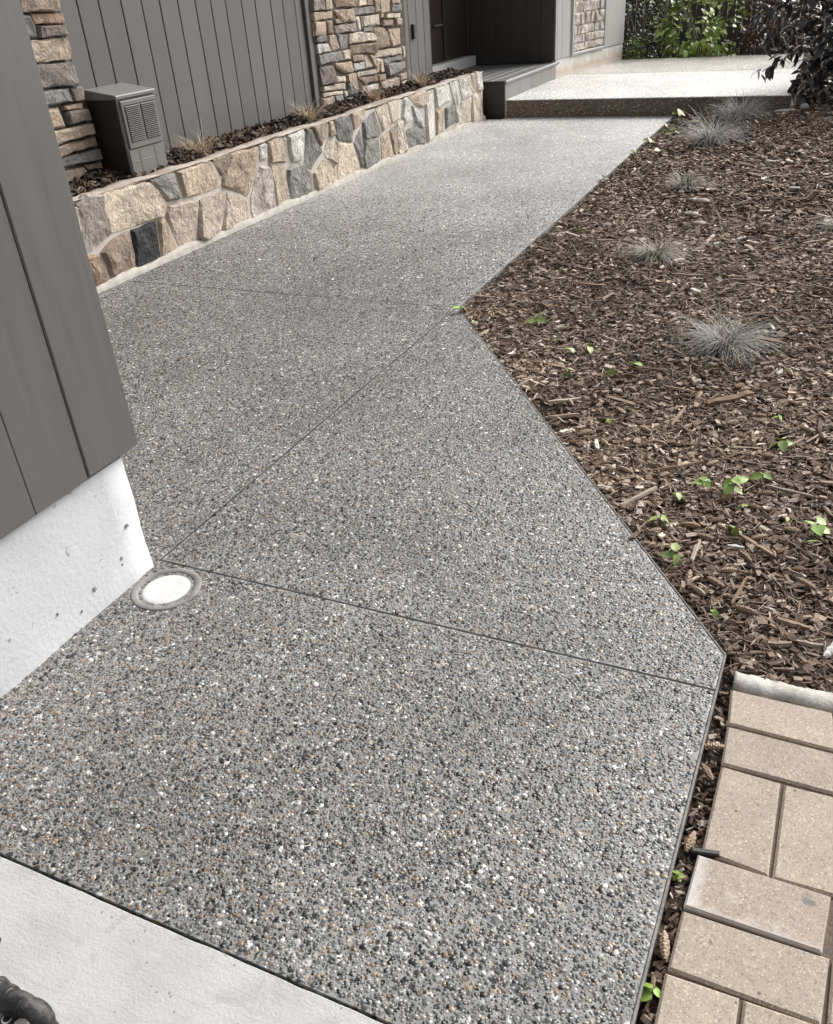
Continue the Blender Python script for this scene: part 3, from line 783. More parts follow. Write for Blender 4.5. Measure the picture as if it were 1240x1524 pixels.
def make_pebbles(name, P, s, ring, parent):
    n = len(P)
    r = s * np.clip(rng.lognormal(-.66, .38, n), .26, 1.3)
    el = rng.uniform(.62, 1.0, n); th = rng.uniform(0, 6.283, n)
    h = np.minimum(r * rng.uniform(.08, .26, n), .0016 if s < .0145 else .0024)
    a = np.arange(ring) / ring * 2 * math.pi
    jit = rng.uniform(.74, 1.18, (n, ring))
    lx = np.cos(a)[None] * jit * r[:, None]; ly = np.sin(a)[None] * jit * (r * el)[:, None]
    c, sn = np.cos(th)[:, None], np.sin(th)[:, None]
    X, Y = lx * c - ly * sn, lx * sn + ly * c
    tilt = rng.uniform(-.18, .18, (n, 2))
    def ringv(k, z): 
        x, y = X * k, Y * k
        return np.stack([P[:, 0, None] + x, P[:, 1, None] + y, z[:, None] + (x * tilt[:, :1] + y * tilt[:, 1:]) * (z[:, None] > 0)], -1)
    Vs = np.concatenate([ringv(1.0, np.full(n, -.0015)), ringv(.76, h * .80), np.stack([P[:, 0], P[:, 1], h], -1)[:, None]], 1)
    k = 2 * ring + 1
    T = []
    for i in range(ring):
        j = (i + 1) % ring
        T += [(i, j, ring + j), (i, ring + j, ring + i), (ring + i, ring + j, 2 * ring)]
    T = np.array(T)
    TT = (T[None] + (np.arange(n) * k)[:, None, None]).reshape(-1, 3)
    idx = np.searchsorted(pth, rng.random(n), side='right') - 1
    col = pcols[np.clip(idx, 0, len(pcols) - 1)] * rng.uniform(1.15, 1.9, (n, 1)) * np.interp(P[:, 0], [4.5, 12.5], [1.0, 2.4])[:, None]  # far light painted into the pebbles too, rising towards the landing
    warm = (rng.random(n) < .22 * np.clip((P[:, 1] - .5) / 1.0, 0, 1) * np.clip((2.0 - P[:, 0]) / 1.0, 0, 1))      # more rusty stones in this corner of the pour
    col[warm] = np.array([.15, .108, .078]) * rng.uniform(.7, 1.7, (warm.sum(), 1))
    o = mesh_np(name, Vs.reshape(-1, 3), TT, M['pebble'], parent, np.repeat(col, k, 0), True)
    return tag(o, kind='stuff')
P1 = pebble_field(.0080, .69, 2.05, .03, 2.7, (S1, S2, S3))
make_pebbles('aggregate', P1, .0080, 5, path)
def near_view(P): return P[P[:, 1] < 1.15 * P[:, 0] + .15]      # the rest lies behind the front wing
P2 = near_view(pebble_field(.0090, 2.05, 3.1, .1, 4.25, (S2, S3, S4)))
make_pebbles('aggregate', P2, .0090, 5, path)
P2 = near_view(pebble_field(.0107, 3.1, 4.6, .8, 4.25, (S2, S3, S4)))
make_pebbles('aggregate', P2, .0107, 4, path)
P3 = pebble_field(.0135, 4.6, 7.6, 1.8, 4.26, (S4,), (5.0, 7.6))
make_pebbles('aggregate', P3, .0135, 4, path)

# raised landing beyond the step
landing = thing('raised_landing'); tag(landing, kind='structure')
L1 = [(11.616, 4.60), (11.616, .575), (14.42, .66), (14.42, 4.60)]
L2 = [(14.428, 4.60), (14.428, .66), (16.62, .73), (16.62, 4.60)]
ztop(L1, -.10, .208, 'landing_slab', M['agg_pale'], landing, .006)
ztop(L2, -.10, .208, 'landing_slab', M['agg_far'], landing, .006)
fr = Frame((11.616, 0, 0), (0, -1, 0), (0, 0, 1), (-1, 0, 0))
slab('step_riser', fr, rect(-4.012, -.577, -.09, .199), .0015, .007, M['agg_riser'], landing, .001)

# ================================================================ PAVERS
pavers = thing('paver_path'); tag(pavers, kind='structure')
pc = [(.405, .337, .278), (.395, .33, .274), (.41, .345, .278), (.395, .33, .272), (.405, .34, .275)]
def q(*p): return [(a, b) for a, b in p]
PV = [([(1.782, -.018), (1.656, -.010), (1.653, .272 - .04), (1.784, .232 - .01)], 0), ([(1.648, -.010), (1.520, -.008), (1.519, .240), (1.645, .236)], 1),
      ([(1.513, -.007), (1.509, .123), (1.250, .120), (1.262, -.014)], 0), ([(1.508, .131), (1.512, .262), (1.252, .258), (1.249, .127)], 2),
      ([(1.112, -.029), (.981, -.034), (.979, .231), (1.114, .240)], 3), ([(.973, -.037), (.976, .095), (.715, .093), (.712, -.040)], 2),
      ([(.974, .102), (.977, .231), (.715, .229), (.716, .100)], 4)]
PVS = []
for pts, ci in PV: PVS.append(([(x, -y) for x, y in pts], ci))
# further pavers of the same pattern carry on to the right
for k in range(1, 5):
    for pts, ci in PV:
        PVS.append(([(x + random.uniform(-.002, .002), -(y + k * .268 + .006)) for x, y in pts], (ci + k) % 5))
    PVS.append(([(1.246, -(.237 + (k - 1) * .268 + .016)), (1.118, -(.237 + (k - 1) * .268 + .016)), (1.116, -(.237 + k * .268)), (1.246, -(.237 + k * .268))], (k + 2) % 5))
for i, (pts, ci) in enumerate(PVS):
    zt = random.uniform(-.006, -.001)
    o = ztop(pts, -.07, zt, 'paver', M['paver'], pavers, .005)
    k_ = random.uniform(.94, 1.06)
    o.color = (*[c * k_ for c in pc[ci]], 1)
o = ztop([(1.247, -.020), (1.118, .0285 - .0), (1.116, -.225), (1.246, -.237)] if False else [(1.249, .020), (1.118, .028), (1.116, -.226), (1.246, -.237)], -.07, .000, 'paver', M['paver_worn'], pavers, .004)
o['label'] = 'paver smeared with pale cement'
mesh_obj('joint_sand', [(.70, -.008, -.013), (1.79, -.004, -.013), (1.79, -1.45, -.013), (.70, -1.45, -.013)], [(3, 2, 1, 0)], M['sand'], pavers)
tag(mesh_obj('bedding_soil', [(.69, .09, -.045), (.69, -1.5, -.045), (1.9, -1.5, -.045), (1.9, .06, -.045)], [(0, 1, 2, 3)], M['soil'], pavers))
# concrete edging behind the pavers
e = thing('concrete_edging', 'chipped pale concrete edging strip between the tan pavers and the mulch', 'edging', loc=(1.82, -.1, 0))
V, F = [], []
n = 130
prof = [(-.034, -.08), (-.032, -.012), (-.024, .002), (.002, .006), (.026, .000), (.05, -.03)]
for i in range(n + 1):
    y = .015 - i / n * 1.3
    for j, (dx, z) in enumerate(prof):
        k = 1 if 0 < j < 5 else 0
        V.append((dx + .0 + k * (random.uniform(-.002, .002) + .006 * mnoise.noise(Vector((y * 22, j, 0)))) - .012 * (i / n), y + .1, z + k * (random.uniform(-.0015, .0015) + .006 * mnoise.noise(Vector((y * 17, j, 5))))))
m = len(prof)
for i in range(n):
    for j in range(m - 1):
        a = i * m + j
        F.append((a, a + 1, a + m + 1, a + m))
F.append(tuple(range(m))[::-1]); F.append(tuple(range(n * m, n * m + m)))
mesh_obj('edging_strip', V, F, M['edging'], e, True)
# black plastic restraint between two pavers
fr = Frame((1.262, .008, -.01), (.2, -1, 0), (1, .2, 0), (0, 0, 1))
o = slab('paver_restraint', fr, rect(-.028, .030, -.007, .007), -.03, .010, M['black'], None, .003)
tag(o, 'short black plastic strip wedged at the end of a paver beside the path edge', 'edging')

# ================================================================ HOUSE
SC_COL = dict(cream=(.66, .58, .485), greytan=(.38, .34, .30), buff=(.64, .54, .43), grey=(.30, .288, .272), rust=(.36, .255, .19), brown=(.36, .28, .22),
              black=(.045, .047, .052), tan=(.52, .42, .325), pink=(.60, .50, .415), ochre=(.42, .33, .25), white=(.68, .65, .61), whitepink=(.62, .56, .51),
              gold=(.52, .44, .34), dkgrey=(.25, .242, .232), whitegrey=(.56, .55, .53), greybrown=(.27, .235, .21))
def stone(poly, fr, proud, colname, parent, name='stone', shrink=.985, seg=.055, amp=.45):
    n = len(poly)
    area = sum(poly[i][0] * poly[(i + 1) % n][1] - poly[(i + 1) % n][0] * poly[i][1] for i in range(n))
    if area < 0: poly = poly[::-1]
    B = []
    for i in range(n):
        a, b = Vector(poly[i]), Vector(poly[(i + 1) % n])
        L = (b - a).length
        k = max(1, int(round(L / seg)))
        for j in range(k):
            p = a.lerp(b, j / k)
            if j: p += Vector((random.uniform(-1, 1), random.uniform(-1, 1))) * min(.006, L * .05)
            B.append(p)
    c = sum(B, Vector((0, 0))) / len(B)
    size = math.sqrt(abs(area) / 2)
    chd = min(.016, size * .09)
    N = len(B)
    gx_, gy_ = random.uniform(-.12, .12), random.uniform(-.12, .12)
    sx_, sy_ = random.uniform(-50, 50), random.uniform(-50, 50)
    def depth(p, base, a):
        q1 = mnoise.noise(Vector((p.x * 9 + sx_, p.y * 9 + sy_, 0)))
        q2 = mnoise.noise(Vector((p.x * 21 + sx_, p.y * 21 - sy_, 3)))
        return max(.005, base + a * proud * (1.5 * q1 + .8 * q2) + (p.x - c.x) * gx_ + (p.y - c.y) * gy_)
    V = []
    for p in B:
        V.append(fr.p(*(c + (p - c) * shrink), -.03))
    for p in B:
        V.append(fr.p(*(c + (p - c) * shrink), proud * random.uniform(.15, .4)))
    for p in B:
        d = (p - c); d2 = d * max(.4, 1 - chd / max(d.length, .01))
        V.append(fr.p(*(c + d2), depth(p, proud * .9, .15)))
    for k_, a_ in ((.66, amp), (.33, amp)):
        for p in B:
            d = (p - c) * (k_ + random.uniform(-.08, .08))
            V.append(fr.p(*(c + d), depth(c + d, proud * 1.1, a_)))
    V.append(fr.p(*c, depth(c, proud * 1.15, amp)))
    F = []
    for r in range(4):
        for i in range(N):
            j = (i + 1) % N
            F.append((r * N + i, r * N + j, (r + 1) * N + j, (r + 1) * N + i))
    for i in range(N):
        F.append((4 * N + i, 4 * N + (i + 1) % N, 5 * N))
    if fr.u.cross(fr.v).dot(fr.n) < 0: F = [f[::-1] for f in F]
    o = mesh_obj(name, V, F, M['stone'], parent)
    cc = SC_COL[colname]
    k = random.uniform(.9, 1.1)
    o.color = (cc[0] * k, cc[1] * k, cc[2] * k, 1)
    return o
def ledge_fill(fr, u0, u1, v0, v1, parent, hs=(.05, .15), ws=(.08, .26), proud=.03):
    v = v0
    while v < v1:
        h = random.uniform(*hs)
        u = u0
        while u < u1 - .02:
            w = min(random.uniform(*ws), u1 - u)
            if u1 - (u + w) < .05: w = u1 - u
            stone([(u + .004, v + .004), (u + w - .004, v + .004), (u + w - .004, v + h - .004), (u + .004, v + h - .004)], fr, random.uniform(.6, 1.2) * proud,
                  random.choice(['tan', 'cream', 'grey', 'brown', 'greybrown', 'pink']), parent, shrink=1)
            u += w
        v += h

house = thing('house', 'grey board-sided house with stone veneer columns and white footing left of the path', 'house', loc=(6, 5, 0))
def hp(o):
    """parent keeping world place (the house root is away from the origin)"""
    o.parent = house
    o.matrix_parent_inverse = house.matrix_world.inverted()
    return o
bpy.context.view_layer.update()
house_inv = Matrix.Translation((-6, -5, 0))
def H(o):
    o.parent = house
    o.matrix_parent_inverse = house_inv
    return o
HW = 3.0
# front wing: footing, wall, boards
frw = Frame((0, 1.848, 0), (1, 0, 0), (0, 0, 1), (0, -1, 0))
# stucco footing with slightly lumpy front
bm = bmesh.new()
nu, nv = 40, 8
def stucco_pt(u, v): 
    k = .0025 * math.sin(u * 17 + v * 9) + .002 * math.sin(u * 41 - v * 23)
    return k
rows = []
us = np.linspace(-4, 1.712, 60); vs = np.linspace(-.10, .418, 9)
Vv, Ff = [], []
def corner(v): return 1.7135 + .007 * (1 - max(0, v) / .4) + .0008 * math.sin(v * 30)
for u_ in us:
    for v_ in vs:
        uu = u_ if u_ < 1.70 else corner(v_)
        Vv.append((uu, 1.848 - stucco_pt(uu, v_) - .003 * max(0, .06 - v_) / .06, v_))
nvv = len(vs)
for i in range(len(us) - 1):
    for j in range(nvv - 1):
        a = i * nvv + j
        Ff.append((a, a + nvv, a + nvv + 1, a + 1))
k0 = len(Vv)
ys = np.linspace(1.87, 4.72, 14)
for y_ in ys:
    for v_ in vs:
        Vv.append((corner(v_) - stucco_pt(y_ * 1.3, v_) + .004, y_, v_))
for i in range(len(ys) - 1):
    for j in range(nvv - 1):
        a = k0 + i * nvv + j
        Ff.append((a, a + nvv, a + nvv + 1, a + 1))
e0 = (len(us) - 1) * nvv
for j in range(nvv - 1):
    Ff.append((e0 + j, k0 + j, k0 + j + 1, e0 + j + 1))
t0 = len(Vv)
Vv += [(-4, 1.846, .418), (1.716, 1.846, .418), (1.716, 4.72, .418), (-4, 4.72, .418)]
Ff.append((t0, t0 + 1, t0 + 2, t0 + 3))
H(mesh_obj('footing', Vv, Ff, M['stucco'], None, True))
wing = H(slab('front_wing_wall', frw, rect(-4, 1.735, .435, HW), -.12, .004, M['siding'], None, .001))
def child(o, par):
    o.parent = par
    return o
def boards(par, fr, cuts, v0, v1, mat, d0=.004, d1=.024, gap=.0025, ch=.004):
    for a, b in zip(cuts[:-1], cuts[1:]):
        child(slab('siding_board', fr, rect(a + gap, b - gap, v0, v1), d0, d1 + random.uniform(-.001, .001), mat, None, ch), par)
wc = [1.772, 1.552, 1.346, 1.142]
while wc[-1] > -4: wc.append(wc[-1] - .204)
wc = wc[::-1]
boards(wing, frw, wc[:-1], .430, HW, M['siding'], gap=.0008, ch=.0025)
boards(wing, frw, wc[-2:], .436, HW, M['siding'], d1=.027, gap=.0006, ch=.004)
# wing end wall facing +X
fre = Frame((1.748, 0, 0), (0, 1, 0), (0, 0, 1), (1, 0, 0))
wing_end = H(slab('front_wing_end_wall', fre, rect(1.85, 4.72, .435, HW), -.03, 0, M['backing'], None, .001))
boards(wing_end, fre, list(np.arange(1.850, 4.75, .2047)), .430, HW, M['siding'], 0, .022)
# flaked paint on the footing
for (u_, z_, s_) in ((1.085, .30, .016), (1.09, .262, .012), (1.094, .235, .014), (1.60, .110, .010), (1.597, .09, .006), (1.47, .085, .012), (1.40, .05, .006), (1.66, .20, .009), (1.52, .16, .005), (1.32, .10, .005)):
    pts_ = [(u_ + s_ * random.uniform(.4, 1) * math.cos(k * .785), z_ + s_ * random.uniform(.4, 1) * math.sin(k * .785)) for k in range(8)]
    H(slab('paint_flake', frw, pts_, -.004, .0042, M['flake'], None, .0008))
# nail heads on the wing
for (u_, z_) in ((1.56, .86), (1.583, .868), (1.66, 1.20), (1.62, .60)):
    b_ = MB().tube([frw.p(u_, z_, .0235), frw.p(u_, z_, .0252)], .0024, 8)
    child(b_.build('nail_head', M['backing']), wing)

# main facade
YF = 4.70
frf = Frame((0, YF, 0), (1, 0, 0), (0, 0, 1), (0, -1, 0))
fac = H(slab('facade_wall', frf, rect(1.72, 10.87, -.10, HW), -.16, -.012, M['backing'], None, .001))
cuts = [4.50, 4.69, 4.86, 5.041, 5.244, 5.467, 5.681, 5.882, 6.093, 6.307, 6.506, 6.705, 6.933, 7.132, 7.373, 7.57, 7.775, 7.90]
boards(fac, frf, cuts, .40, HW, M['siding'], -.012, .0, .004, .004)
child(slab('corner_trim', frf, rect(7.905, 7.972, .40, HW), -.012, .028, M['siding'], None, .004), fac)
child(slab('corner_trim', frf, rect(7.985, 8.045, .40, HW), -.012, .014, M['siding'], None, .004), fac)
boards(fac, frf, [10.07, 10.216, 10.437, 10.648, 10.83], .40, HW, M['siding'], -.012, .0, .004, .004)
# ledge stone columns
frc = Frame((0, 4.672, 0), (1, 0, 0), (0, 0, 1), (0, -1, 0))
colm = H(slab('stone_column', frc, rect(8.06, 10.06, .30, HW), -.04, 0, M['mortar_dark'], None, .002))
for cn, poly in COLUMN_STONES:
    s = stone(poly, frc, random.uniform(.014, .034), cn, None, shrink=.985, seg=.07, amp=.3)
    child(s, colm)
zt = max(p[1] for _, poly in COLUMN_STONES for p in poly)
n0 = len(C.objects)
before = set(C.objects)
ledge_fill(frc, 8.08, 10.04, zt + .05, HW - .1, None)
for o in set(C.objects) - before: child(o, colm)
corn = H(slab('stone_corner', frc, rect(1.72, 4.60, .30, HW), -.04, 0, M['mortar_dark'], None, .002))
for cn, poly in CORNER_STONES:
    child(stone(poly, frc, random.uniform(.016, .034), cn, None, seg=.07, amp=.3), corn)
before = set(C.objects)
u_min = min(p[0] for _, poly in CORNER_STONES for p in poly)
ledge_fill(frc, 3.2, u_min - .02, .5, 1.9, None, (.08, .18))
for o in set(C.objects) - before: child(o, corn)

# entry recess
frd = Frame((0, 5.42, 0), (1, 0, 0), (0, 0, 1), (0, -1, 0))
rec = H(slab('entry_wall', frd, rect(10.85, 14.0, -.10, HW), -.12, 0, M['siding_shaded'], None, .001))
frl = Frame((10.845, 0, 0), (0, 1, 0), (0, 0, 1), (1, 0, 0))
recl = H(slab('recess_side_wall', frl, rect(4.74, 5.42, .30, HW), -.02, 0, M['siding_shaded'], None, .002))
door = H(slab('entry_door', frd, rect(12.05, 13.72, .60, 2.75), .002, .03, M['door'], None, .004))
for (a, b, c_, d_) in ((12.18, 12.80, .72, 1.02), (12.18, 12.80, 1.10, 1.9), (12.96, 13.60, .72, 1.02), (12.96, 13.60, 1.10, 1.9)):
    child(slab('door_panel', frd, rect(a, b, c_, d_), .03, .042, M['door'], None, .008), door)
child(slab('door_stile', frd, rect(12.845, 12.905, .60, 2.75), .03, .06, M['door'], None, .006), door)
child(slab('door_jamb', frd, rect(13.73, 13.80, .56, 2.8), .002, .07, M['door'], None, .004), door)
child(slab('door_handle', frd, rect(12.50, 12.78, 1.035, 1.06), .042, .075, M['lug'], None, .006), door)
frs = Frame((0, 5.42, 0), (1, 0, 0), (0, -1, 0), (0, 0, 1))
sill = H(slab('door_sill', frs, rect(11.4, 13.79, .0, .17), .44, .575, M['sill'], None, .008))
# return wall of the far wing, facing the camera
frr = Frame((13.86, 0, 0), (0, -1, 0), (0, 0, 1), (-1, 0, 0))
ret = H(slab('return_wall', frr, rect(-5.42, -4.03, -.10, HW), -.12, 0, M['backing'], None, .001))
boards(ret, frr, [-5.42 + i * .235 for i in range(6)] + [-4.03], .44, HW, M['siding_shaded'], 0, .02)
# far wing
A = Vector((13.865, 4.03, 0)); Bv = Vector((16.55, 3.615, 0))
du = (Bv - A).normalized()
fra = Frame(A, du, (0, 0, 1), (du.y, -du.x, 0))
LW = (Bv - A).length
far = H(slab('far_wing_wall', fra, rect(0, LW, .44, HW), -.14, -.012, M['siding_lit'], None, .002))
boards(far, fra, [0.0, .06, .22, .38, .54], .468, HW, M['siding_lit'], -.012, .006)
child(slab('siding_board', fra, rect(1.88, LW - .003, .468, HW), -.012, .006, M['siding_lit'], None, .004), far)
H(slab('far_footing', fra, rect(-.03, LW, -.10, .462), -.14, -.006, M['stain'], None, .006))
pan = H(slab('stone_panel', fra, rect(.56, 1.86, .468, HW), -.012, .0, M['mortar'], None, .002))
for rr in (rect(.55, .605, .47, HW), rect(1.80, 1.855, .47, HW), rect(.61, 1.795, .47, .505)):
    child(slab('panel_frame', fra, rr, 0, .035, M['siding_lit'], None, .004), pan)
before = set(C.objects)
ledge_fill(fra, .62, 1.79, .515, 1.7, None, (.06, .17), (.10, .32), .025)
sts = [o for o in C.objects if o not in before]
for o in sts:
    o.color = (*[min(.8, c * .55 + .36 * w_) for c, w_ in zip(o.color[:3], (1.0, .95, .88))], 1); child(o, pan)  # stone colours washed paler to make up for weak light on this wall
# unseen eaves, added to shade the walls below
frz = Frame((0, 0, 0), (1, 0, 0), (0, 1, 0), (0, 0, 1))
for i, rr in enumerate((rect(-4.4, 2.1, 1.35, 6.0), rect(2.1, 13.6, 4.1, 6.0), rect(13.6, 17.0, 3.3, 6.0))):
    H(slab('unseen_roof', frz, rr, HW, HW + .18, M['siding'], None, .01))

# entry deck
deck = thing('entry_deck', 'low grey-painted wooden entry deck before the dark front door', 'deck', loc=(12.8, 4.7, 0))
dinv = Matrix.Translation((-12.8, -4.7, 0))
def D(o, par=None):
    o.parent = par or deck; o.matrix_parent_inverse = dinv
    return o
ys = np.linspace(4.06, 5.40, 10)
for a, b in zip(ys[:-1], ys[1:]):
    yb = b - .006
    x1 = 13.855
    x0_ = 11.60 if a < 4.6 else 10.86
    D(ztop(rect(x0_, x1, a, yb), .395, .432, 'deck_board', M['deck'], None, .005))
fdk = Frame((0, 4.034, 0), (1, 0, 0), (0, 0, 1), (0, -1, 0))
D(slab('nosing', fdk, rect(11.60, 14.14, .390, .434), -.022, .026, M['deck'], None, .010))
xs = [11.612, 11.72, 12.22, 12.72, 13.22, 13.68, 14.12]
for a, b in zip(xs[:-1], xs[1:]):
    D(slab('fascia_board', fdk, rect(a + .002, b - .002, .211, .388), -.02, .006, M['deck'], None, .003))
fds = Frame((11.604, 0, 0), (0, -1, 0), (0, 0, 1), (-1, 0, 0))
D(slab('deck_skirt', fds, rect(-4.60, -4.034, -.05, .392), -.006, .006, M['deck_shaded'], None, .004))
D(slab('deck_skirt_cap', fds, rect(-4.60, -4.034, .392, .428), -.006, .016, M['deck_shaded'], None, .006))

# planter
pw = thing('planter_wall', 'low planter wall of irregular tan, grey and cream split stones along the path', 'planter', loc=(6.5, 4.35, 0))
pinv = Matrix.Translation((-6.5, -4.35, 0))
def PW(o):
    o.parent = pw; o.matrix_parent_inverse = pinv
    return o
frp = Frame((0, 4.272, 0), (1, 0, 0), (0, 0, 1), (0, -1, 0))
PW(slab('mortar_core', frp, rect(1.78, 11.44, -.08, .545), -.13, 0, M['mortar'], None, .01))
V, F = [], []
n = 150
prof = [(4.274, .562), (4.268, .567), (4.264, .572), (4.276, .577), (4.33, .580), (4.40, .572), (4.405, .50)]
for i in range(n + 1):
    x = 1.78 + (11.452 - 1.78) * i / n
    w = .006 * math.sin(x * 3.1) + .004 * math.sin(x * 11)
    for j, (y, z) in enumerate(prof):
        V.append((x, y + random.uniform(-.007, .007), z - .004 + (w + random.uniform(-.006, .006)) * (1 if 0 < j < 6 else 0) - max(0, (x - 9.5)) * .006))
m = len(prof)
for i in range(n):
    for j in range(m - 1):
        a = i * m + j
        F.append((a, a + m, a + m + 1, a + 1))
F.append(tuple(range(m))); F.append(tuple(range(n * m, n * m + m))[::-1])
def mat_coping():
    t = NT('tan_mortar_cap')
    c = t.mix(t.ramp(t.noise(5, 4), [(.35, 0), (.65, 1)]), (.36, .30, .25), (.52, .46, .40))
    return t.set(c, .9, t.bump(t.noise(60, 5, .7), .6, .008), .2)
M['cap'] = mat_coping()
PW(mesh_obj('coping', V, F, M['cap'], None, True))
V, F = [], []
n = 120
prof = [(4.274, .05), (4.252, .045), (4.243, .022), (4.238, -.01), (4.238, -.05)]
for i in range(n + 1):
    x = 1.78 + (11.45 - 1.78) * i / n
    for j, (y, z) in enumerate(prof):
        V.append((x, y + random.uniform(-.004, .004), z + (random.uniform(-.012, .012) + .01 * math.sin(x * 9)) * (1 if j < 3 else 0)))
m = len(prof)
for i in range(n):
    for j in range(m - 1):
        a = i * m + j
        F.append((a, a + m, a + m + 1, a + 1))
PW(mesh_obj('mortar_toe', V, F, M['toe'], None, True))
for cn, poly in PLANTER_STONES:
    poly = [(x, (z if z < .50 else z + .020)) if z > .03 else (x, .03) for x, z in poly]
    PW(stone(poly, frp, random.uniform(.012, .024), cn, None, shrink=1.012, seg=.045, amp=.4))
# stones of the stretch hidden behind the front wing
x = 1.80
while x < 3.98:
    w = random.uniform(.2, .34); zc = random.uniform(.22, .34)
    if x + w > 3.98: w = 3.99 - x
    if w > .06:
        for z0, z1 in ((.04, zc - .01), (zc + .01, .535)):
            PW(stone([(x, z0 + random.uniform(0, .02)), (x + w - .02, z0 + random.uniform(0, .02)), (x + w - .02, z1 - random.uniform(0, .02)), (x, z1)], frp, random.uniform(.016, .03),
                     random.choice(['tan', 'buff', 'brown', 'pink', 'grey']), None))
    x += w
# end face stones (beside the deck)
frq = Frame((11.44, 0, 0), (0, -1, 0), (0, 0, 1), (1, 0, 0))
for rr in (rect(-4.40, -4.275, .04, .28), rect(-4.40, -4.275, .30, .53)):
    PW(stone(rr, frq, .01, 'white', None))

# planter soil
V, F = [], []
gxs = np.linspace(1.80, 11.44, 110); gys = np.linspace(4.40, 4.72, 7)
for x in gxs:
    for y in gys:
        V.append((x, y, .520 + .05 * math.sin((y - 4.4) / .32 * 1.7) + random.uniform(-.012, .012)))
for i in range(len(gxs) - 1):
    for j in range(6):
        a = i * 7 + j
        F.append((a, a + 7, a + 8, a + 1))
tag(mesh_obj('planter_soil', V, F, M['soil']), kind='structure')

# ================================================================ CHIPS
CH = np.array([(.045, .033, .026), (.09, .061, .046), (.135, .098, .074), (.195, .143, .108), (.25, .19, .148), (.32, .255, .205), (.42, .355, .30), (.56, .50, .44)])
CP = np.array([.12, .15, .18, .17, .14, .11, .08, .05])
def chips(name, P, Z, L, Wd, Th, pitch=.35, parent=None, cw=CP, gain=1.0):
    n = len(P)
    base = np.array([(-.5, -.5, -.5), (.5, -.5, -.5), (.5, .5, -.5), (-.5, .5, -.5), (-.5, -.5, .5), (.5, -.5, .5), (.5, .5, .5), (-.5, .5, .5)])
    B = base[None] * np.stack([L, Wd, Th], -1)[:, None] * (1 + rng.uniform(-.45, .25, (n, 8, 3)))
    yaw = rng.uniform(0, 6.283, n); pit = rng.normal(0, pitch, n); rol = rng.normal(0, pitch * 1.3, n)
    def rot(B, a, i, j):
        c, s = np.cos(a)[:, None], np.sin(a)[:, None]
        x, y = B[..., i].copy(), B[..., j].copy()
        B[..., i] = x * c - y * s; B[..., j] = x * s + y * c
    rot(B, rol, 1, 2); rot(B, pit, 0, 2); rot(B, yaw, 0, 1)
    B[..., 0] += P[:, 0, None]; B[..., 1] += P[:, 1, None]; B[..., 2] += Z[:, None]
    T = np.array([(4, 5, 6), (4, 6, 7), (0, 1, 5), (0, 5, 4), (1, 2, 6), (1, 6, 5), (2, 3, 7), (2, 7, 6), (3, 0, 4), (3, 4, 7)])
    TT = (T[None] + (np.arange(n) * 8)[:, None, None]).reshape(-1, 3)
    ci = rng.choice(len(CH), n, p=cw / cw.sum())
    damp = np.sin(P[:, 0] * 2.3 + 1.7 * np.sin(P[:, 1] * 2.9)) + .6 * np.sin(P[:, 1] * 6.1 + P[:, 0] * 3.7)     # drier and damper patches
    col = CH[ci] * rng.uniform(.75, 1.3, (n, 1)) * gain * (1 + .16 * damp)[:, None] * np.array([1.0, .97, .94])
    return mesh_np(name, B.reshape(-1, 3), TT, M['mulch'], parent, np.repeat(col, 8, 0), False)
gzv = np.vectorize(ground_z)
pey = np.vectorize(path_edge_y)
def bed_points(n, x0, x1, y0, y1):
    P = np.stack([rng.uniform(x0, x1, n), rng.uniform(y0, y1, n)], -1)
    e = np.where(P[:, 0] < 11.60, pey(P[:, 0]) - .012, .52)
    ok = P[:, 1] < e
    # thin bare earth patches
    bare = (np.sin(P[:, 0] * 3.1 + 1.3) * np.sin(P[:, 1] * 4.3 + .4) + .5 * np.sin(P[:, 0] * 7.7 - P[:, 1] * 5.1)) > 1.08
    ok &= ~(bare & (rng.random(n) < .7))
    return P[ok]
parts = []
for (n, x0, x1, y0, y1, sc) in ((21000, 1.84, 3.2, -.45, 1.0, .9), (23000, 3.2, 5.0, -.5, 1.83, 1.0), (20000, 5.0, 8.0, -.6, 1.84, 1.25), (17000, 8.0, 12.6, -.8, 1.86, 1.5), (6500, 1.9, 12.6, -3.0, -.45, 1.6)):
    P = bed_points(n, x0, x1, y0, y1)
    parts.append((P, np.full(len(P), sc)))
P = np.concatenate([a for a, _ in parts]); S = np.concatenate([b for _, b in parts])
kind = rng.random(len(P))
L = np.where(kind < .55, rng.uniform(.012, .040, len(P)), np.where(kind < .84, rng.uniform(.022, .055, len(P)), rng.uniform(.05, .12, len(P)))) * S
Wd = np.where(kind < .55, L * rng.uniform(.35, .75, len(P)), np.where(kind < .84, L * rng.uniform(.10, .26, len(P)), rng.uniform(.003, .006, len(P)) * S))
Th = np.minimum(Wd * rng.uniform(.25, .7, len(P)), .012)
Z = gzv(P[:, 0], P[:, 1]) + rng.uniform(-.008, .022, len(P))
Z -= np.clip(.03 - (pey(np.minimum(P[:, 0], 11.6)) - P[:, 1]), 0, .03) * .4
o = chips('mulch', P, Z, L, Wd, Th, .22)
tag(o, kind='stuff')
n = 420
P = bed_points(n, 1.9, 9, -.5, 1.83)
L = rng.uniform(.05, .15, len(P)) * (1 + P[:, 0] * .05)
o = chips('wood_shreds', P, gzv(P[:, 0], P[:, 1]) + rng.uniform(.008, .026, len(P)), L, L * rng.uniform(.06, .18, len(P)), np.full(len(P), .005), .10, None, np.array([0, .06, .2, .3, .24, .13, .06, .01]))
tag(o, kind='stuff')
